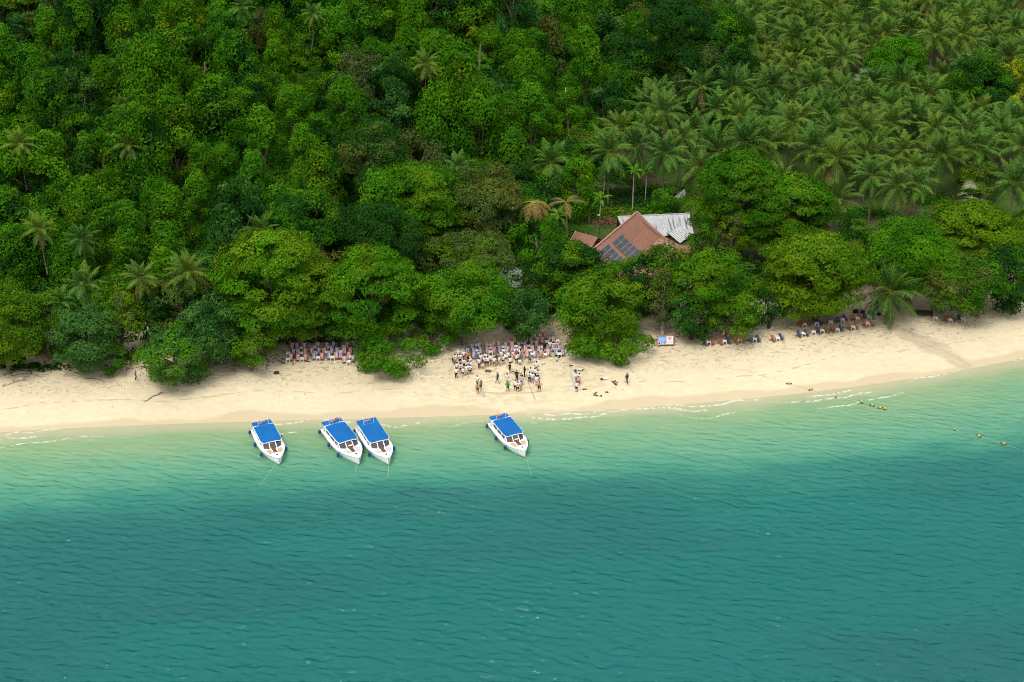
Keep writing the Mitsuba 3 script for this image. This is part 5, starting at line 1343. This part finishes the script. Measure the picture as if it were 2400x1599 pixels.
put(k + '__white_panel__prohibition_ring', cat(ring, tube([(.56 - .15, -.045, 1.33), (.56 + .15, -.045, 1.03)], .022, 5)), 'ring_red', m, False)
put(k + '__white_panel__pictogram', cat(box((.53, -.045, 1.17), (.18, .012, .16)), box((.62, -.045, 1.11), (.10, .012, .14))), 'ring_red', m, False)
put(k + '__white_panel__printed_lines', cat(*[box((.56, -.04, .84 - .07 * i), (.72 - .05 * (i % 3), .012, .030)) for i in range(6)]), 'sign_pale', m, False)

# swimming line with yellow floats
paint('yellow_float', lambda p, n, uv: mix((.32, .24, .02), (.50, .38, .015), noise(p.x * 4, p.y * 4, p.z * 4)), .45, .4)
LN = [(1690, 860), (1752, 870), (1849, 900), (1900, 914), (1959, 930), (2018, 943), (2044, 951), (2063, 957), (2075, 959), (2160, 985), (2237, 1007), (2294, 1023), (2352, 1041), (2460, 1075)]
pts = []
for px, py in LN:
    p = above(px, py, .06); pts.append(p if p[2] > .06 else at(px, py, .08))
put('float_line', tube(np.array(pts), .016, 5), 'rope'); tag('float_line', 'thin rope running from the sand out into the water, strung with yellow floats', 'rope')
for i, j in enumerate((2, 3, 4, 5, 6, 7, 8, 10, 11, 12)):
    p = pts[j]; mm = trimesh.creation.icosphere(2, .20); k = key('float_buoy')
    put(k + '__float', (np.array(mm.vertices) * [1.15, .95, .82] + [0, 0, .10], np.array(mm.faces)), 'yellow_float', place(p, i * 37), 40)
    put(k + '__collar', tube([(-.42, 0, .08), (-.28, 0, .08), (.28, 0, .08), (.42, 0, .08)], [.05, .09, .09, .05], 6), 'black_plastic', place(p, i * 37))
    tag(k, f'yellow float, {ORD[i]} from the beach end of the line' + (' on dry sand' if i < 2 else ' on the water'), 'buoy', 'yellow floats on the swimming line')

# red kayak by the palm
paint('kayak_red', (.45, .03, .04), .35, .5); paint('kayak_yellow', (.62, .42, .06), .4, .5)
b = above(2080, 747); k = tag('kayak', 'red sit on kayak with yellow rim lying beside the lone palm', 'kayak')
q = np.linspace(-1, 1, 17)
def oval(w, z): return [[(x * 1.35, s * w * (1 - abs(x) ** 2.6), z(x, s)) for s in np.linspace(-1, 1, 7)] for x in q]
m = place(b, -68)
lo = loft(oval(.40, lambda x, s: .06 + .16 * s * s + .10 * x * x)); put(k + '__hull', cat(lo, (np.array(lo[0]) + [0, 0, .012], np.array(lo[1])[:, ::-1])), 'kayak_yellow', m, 60)
put(k + '__deck', loft(oval(.33, lambda x, s: .27 - .06 * (1 - s * s) + .09 * x * x)), 'kayak_red', m, 60)
put(k + '__seat', box((-.1, 0, .27), (.5, .34, .05), .02), 'black_plastic', m); put(k + '__seat_001', box((.55, 0, .27), (.4, .3, .05), .02), 'navy_cloth', m)

# closed parasol, clutter by the palm, timber rack, tipped table
b = above(1733, 788); k = tag('parasol', 'closed white parasol standing by the first plain chairs', 'parasol')
put(k + '__pole', tube([b, b + [0, 0, 2.6]], .035, 6), 'pale_bark'); put(k + '__canopy', tube(b + np.array([[0, 0, z] for z in (.45, .6, 1.4, 2.1, 2.4)]), [.10, .20, .16, .10, .03], 8), 'white_shirt', None, 40)
b = above(1697, 789); k = tag('beach_towel', 'red and white towel hanging under the boughs behind the plain chairs', 'towel')
put(k + '__cloth', slab([b + [-.28, 0, .95], b + [.28, .05, .95], b + [.30, -.1, .1], b + [-.26, -.12, .1]], .04), 'red_cloth', None, False); put(k + '__stripe', slab([b + [-.28, -.03, .97], b + [0, -.03, .97], b + [.0, -.14, .3], b + [-.27, -.14, .3]], .03), 'white_shirt', None, False)
b = above(2160, 737); k = tag('timber_rack', 'weathered timber rack lying on the sand right of the lone palm', 'rack'); rg = np.random.default_rng(96)
for i in range(6): put(sub(k, 'beam'), tube([b + [-1.5 + .1 * i, -.7 + .3 * i, .35 + .04 * (i % 2)], b + [1.5 + .1 * i, -.9 + .3 * i, .30]], .075, 5), 'grey_wood' if False else 'dark_bark')
for i in range(3): put(sub(k, 'crossbar'), tube([b + [-1.2 + 1.2 * i, -1.0, .18], b + [-1.0 + 1.2 * i, 1.0, .20]], .08, 5), 'dark_bark')
for i, (px, py, label) in enumerate(((2012, 733, 'dark covered heap of gear among the rear plain chairs'), (2050, 738, 'dark bags piled behind the lone palm'))):
    b = above(px, py); k = tag(key('gear_heap'), label, 'bags')
    for j, (dx, dy, r) in enumerate(((-.5, 0, .38), (.15, .2, .45), (.6, -.1, .33))):
        mm = trimesh.creation.icosphere(2, r); vv = np.array(mm.vertices); vv = vv * [1.2, .9, .9] * (1 + .3 * (meshkit.noise(vv * 4 + j * 9, 3) - .5))[:, None]
        put(sub(k, 'bag'), (vv + b + [dx, dy, r * .6], np.array(mm.faces)), ('black_cloth', 'grey_cloth', 'black_cloth')[j], None, 60)
for px, py, label in ((2061, 728, 'white plastic jug behind the lone palm\'s trunk'), (2055, 712, 'white rolled cloth on the dark stump behind the lone palm')):
    b = above(px, py); k = tag(key('canister'), label, 'canister'); put(k + '__body', tube(b + np.array([[0, 0, z] for z in (0, .02, .35, .45)]), [.14, .16, .16, .06], 8), 'white_plastic', None, 40); put(k + '__cap', tube(b + np.array([[0, 0, .45], [0, 0, .5]]), .05, 6), 'blue_rubber')
b = above(2052, 727); put('tree_stump', tube([b - [0, 0, .1], b + [.1, 0, .7], b + [.15, .1, 1.5]], [.42, .32, .26], 8), 'dark_bark', None, 50); tag('tree_stump', 'broken dark stump behind the lone palm', 'stump')

# the hose held up in the middle, boards, cloths, sandals
def hose(name, px, r, mat, label, cat_):
    pts_ = np.array(px); t = np.linspace(0, 1, len(pts_)); u = np.linspace(0, 1, 28)
    put(key(name), tube(np.stack([np.interp(u, t, pts_[:, i]) for i in range(3)], 1), r, 5), mat); tag(list(scene)[-1], label, cat_)
hose('hose', [above(*P1(1310, 480), 1.15), above(*P1(1350, 485), 1.0), above(*P1(1420, 500), .85), above(*P1(1500, 520), .9), above(*P1(1560, 560), 1.1)], .05, 'black_plastic', 'dark hose sagging between two people in black', 'hose')
hose('hose', [above(*P1(1310, 480), 1.1), above(*P1(1345, 470), .5), above(*P1(1370, 510), .05), above(*P1(1395, 560), .05)], .026, 'black_plastic', 'dark hose trailing on the sand from the left one in black', 'hose')
hose('hose', [above(*P1(1540, 480), .9), above(*P1(1525, 530), .4), above(*P1(1550, 560), .1), above(*P1(1480, 575), .05), above(*P1(1520, 555), .1), above(*P1(1560, 570), .05)], .04, 'black_plastic', 'coil of dark hose on the sand at the feet of the right one in black', 'hose')
hose('hose', [above(*P1(1640, 650), .04), above(*P1(1700, 780), .04), above(*P1(1760, 920), .04), above(*P1(1830, 1110), .04)], .05, 'tan_cloth', 'sand coloured rope running from the crowd towards the water', 'rope')
for i, (a, c, label) in enumerate(((P1(655, 915), P1(722, 1035), 'grey blue board lying on the sand, the one nearest the sea'), (P1(548, 590), P1(580, 660), 'grey blue board behind the bare chested one with brown shorts'), (P2(345, 450), P2(400, 605), 'pale blue board beside the white and blue clothed person'), (P2(435, 680), P2(465, 860), 'pale blue board behind the one nearest the sea on the right'))):
    A_, B_ = above(*a, .10), above(*c, .06); d = B_ - A_; L_ = np.linalg.norm(d); n = np.array([-d[1], d[0], 0]) / L_
    u = np.linspace(0, 1, 9); w = .17 * np.sin(np.clip(u, .06, .94) * np.pi) ** .5
    k = tag(key('float_board'), label, 'board', 'boards lying on the sand')
    top = loft([[A_ + d * t - n * ww, A_ + d * t + [0, 0, .05], A_ + d * t + n * ww] for t, ww in zip(u, w)]); bt = (np.array(top[0]) - [0, 0, .06], np.array(top[1])[:, ::-1])
    put(k, cat(top, bt), 'board_blue', None, 40)
paint('board_blue', (.26, .33, .38), .5, .4)
def cloth(name, px, py, w, l, mat, rz, label, cat_):
    b = above(px, py); g = np.random.default_rng(int(px * 3 + py)); X_, Y_ = np.meshgrid(np.linspace(-w / 2, w / 2, 9), np.linspace(-l / 2, l / 2, 9))
    h = .05 + .16 * meshkit.fbm(np.stack([X_ * 4, Y_ * 4, X_ * 0 + px], -1), 3) * (1 - (2 * X_ / w) ** 4 * .7)
    v, f = grid(X_ + g.normal(size=X_.shape) * .02, Y_ + g.normal(size=X_.shape) * .02, h); k = key(name)
    put(k, cat((v, f), (v - [0, 0, .03], f[:, ::-1])), mat, place(b, rz), 50); tag(k, label, cat_)
cloth('mat', *P1(790, 478), .95, .6, 'brown_cloth', -10, 'dark mat lying alone on the sand left of the crowd\'s centre', 'mat')
cloth('towel', *P2(1330, 605), .8, .55, 'white_shirt', 5, 'white towel on the sand right of the pale boards', 'towel')
cloth('towel', *P2(1255, 618), .5, .45, 'navy_cloth', 20, 'dark blue cloth beside the white towel', 'towel')
cloth('towel', 1000 + 1500 / 11.77 + 300 - 120, 771 + 755 / 11.77, .6, .4, 'black_cloth', 0, 'black bag cloth at the foot of the last front chairs', 'bag')
paint('sandal_sole', (.035, .028, .025), .8, .2)
rg = np.random.default_rng(97)
for pts_, where in (([P2(1560, 690), P2(1600, 720), P2(1630, 745), P2(1680, 712), P2(1665, 770), P2(1620, 668)], 'in the dense pile of footwear'), ([P2(1045, 1035), P2(1090, 1003), P2(1110, 1088), P2(1220, 1098), P2(1030, 1078)], 'in the loose spread of footwear near the water'),
                    ([P2(470, 345), P2(500, 350), P2(470, 390), P2(590, 368), P2(665, 365), P2(715, 335)], 'behind the pale boards'), ([P2(1375, 985), P2(1400, 990), P2(715, 905), P2(775, 900)], 'lying apart on the sand'), ([P4(1310, 775), P4(1525, 810), P4(1480, 905), P4(1840, 1040), P4(1885, 1030)], 'in front of the last striped chairs')):
    for pt in pts_:
        b = above(*pt); rz = rg.uniform(0, 360); k = key('sandals')
        for j, x in enumerate((-.09, .09)):
            put(sub(k, 'sandal'), box((x, .03 * j, .035), (.13, .34, .06), .02), 'sandal_sole', place(b, rz), False)
        tag(k, f'dark sandals {where}', 'sandals', f'sandals {where}')

# driftwood, boughs, weed line
def stick(name, pxs, r, mat, label, cat_, h=.06):
    P_ = np.array([above(a, b_, hh) for a, b_, hh in [(*q[:2], q[2] if len(q) > 2 else h) for q in pxs]]); t = np.linspace(0, 1, len(P_)); u = np.linspace(0, 1, 9)
    k = key(name); put(k, tube(np.stack([np.interp(u, t, P_[:, i]) for i in range(3)], 1) + np.random.default_rng(len(scene)).normal(size=(9, 3)) * [.05, .05, .01], np.linspace(r, r * .35, 9), 6), mat, None, 50); tag(k, label, cat_)
stick('driftwood', [(380, 920), (358, 930), (337, 942)], .10, 'bark', 'long bare driftwood branch on the sand below the leaning blue green tree', 'driftwood')
stick('driftwood', [(200, 887), (225, 888), (247, 895)], .06, 'bark', 'thin driftwood stick on the sand left of the leaning blue green tree', 'driftwood')
stick('driftwood', [(5, 905), (30, 898), (48, 891)], .05, 'bark', 'pale thin driftwood stick at the left end of the beach', 'driftwood')
stick('driftwood', [(318, 890, 1.0), (317, 875, .3), (318, 868, .05)], .09, 'dark_bark', 'dark upright branch stub left of the leaning blue green tree', 'driftwood')
stick('fallen_bough', [(1523, 785, 1.2), (1530, 796, .5), (1531, 803, .05)], .10, 'dark_bark', 'dark crooked bough standing left of the notice board', 'branch')
stick('fallen_bough', [(1522, 803), (1545, 794, .6), (1572, 789, .9), (1588, 784, 1.0)], .10, 'dark_bark', 'long dark bough running behind the notice board', 'branch')
stick('fallen_bough', [(1578, 800, .2), (1583, 790, .8), (1595, 786, .9)], .08, 'dark_bark', 'dark bough right of the notice board', 'branch')
stick('fallen_bough', [(839, 868, .3), (841, 858, 1.0), (846, 850, 1.3)], .07, 'dark_bark', 'bare bent twig under the leaning bush', 'branch')
stick('fallen_bough', [(838, 869, .2), (850, 868, .4), (866, 865, .9)], .06, 'dark_bark', 'low bare twig pointing right under the leaning bush', 'branch')
b = above(648, 876); mm = trimesh.creation.icosphere(2, .34); vv = np.array(mm.vertices); vv = vv * [1.2, .9, .8] * (1 + .4 * (meshkit.noise(vv * 6 + 5, 4) - .5))[:, None]
put('coconut_husk', (vv + b + [0, 0, .18], np.array(mm.faces)), 'dark_bark', None, 50); tag('coconut_husk', 'dark round husk lying alone on the sand below the striped chairs', 'coconut')
cloth('foam_piece', 47, 889, .7, .45, 'white_plastic', 10, 'white scrap washed up at the left end of the beach', 'litter')
rg = np.random.default_rng(99); Pd, Sd = [], []
for _ in range(3400):
    x = rg.uniform(-80, 95); t = rg.random()
    sc_ = 15.2 + rg.normal() * .7 if t < .30 and x < -30 else (rg.uniform(12, 24) if t < .62 else rg.normal() * .8 + 9.5 if t < .85 else rg.uniform(4, 20))
    if t < .30 and x >= -30: continue
    if x < -30 and sc_ > 17: continue
    if meshkit.noise(np.array([x / 3.1, sc_ / 1.7, 4.0]), 5) < (.35 if t < .30 else .52): continue
    y = float(shore(x)) + sc_; Pd.append((x, y)); Sd.append(rg.uniform(.10, .34) * (1.5 if t < .30 else .8 if t < .62 else .5))
Pd = np.array(Pd); zz = Z(Pd[:, 0], Pd[:, 1]) + .05
n = len(Pd); a = rg.uniform(0, 6.28, n); Sd = np.array(Sd)[:, None]
t = np.stack([np.cos(a), np.sin(a) * .6, rg.normal(size=n) * .15], 1) * Sd; bb = np.stack([-np.sin(a), np.cos(a), np.zeros(n)], 1) * Sd * .35
c = np.column_stack([Pd, zz]); vv = np.stack([c - t, c - bb + [0, 0, .03], c + t, c + bb + [0, 0, .03]], 1).reshape(-1, 3); i = np.arange(n) * 4
paint('dry_leaf', lambda p, n, uv: mix((.060, .040, .024), (.20, .135, .075), noise(p.x * 7, p.y * 7, 1)), .9, .1)
put('beach_litter', (vv, np.vstack([np.stack([i, i + 2, i + 1], 1), np.stack([i, i + 3, i + 2], 1)])), 'dry_leaf', None, False); tag('beach_litter', 'dry leaves, twigs and weed strewn along the upper beach', 'leaf litter', None, 'stuff')
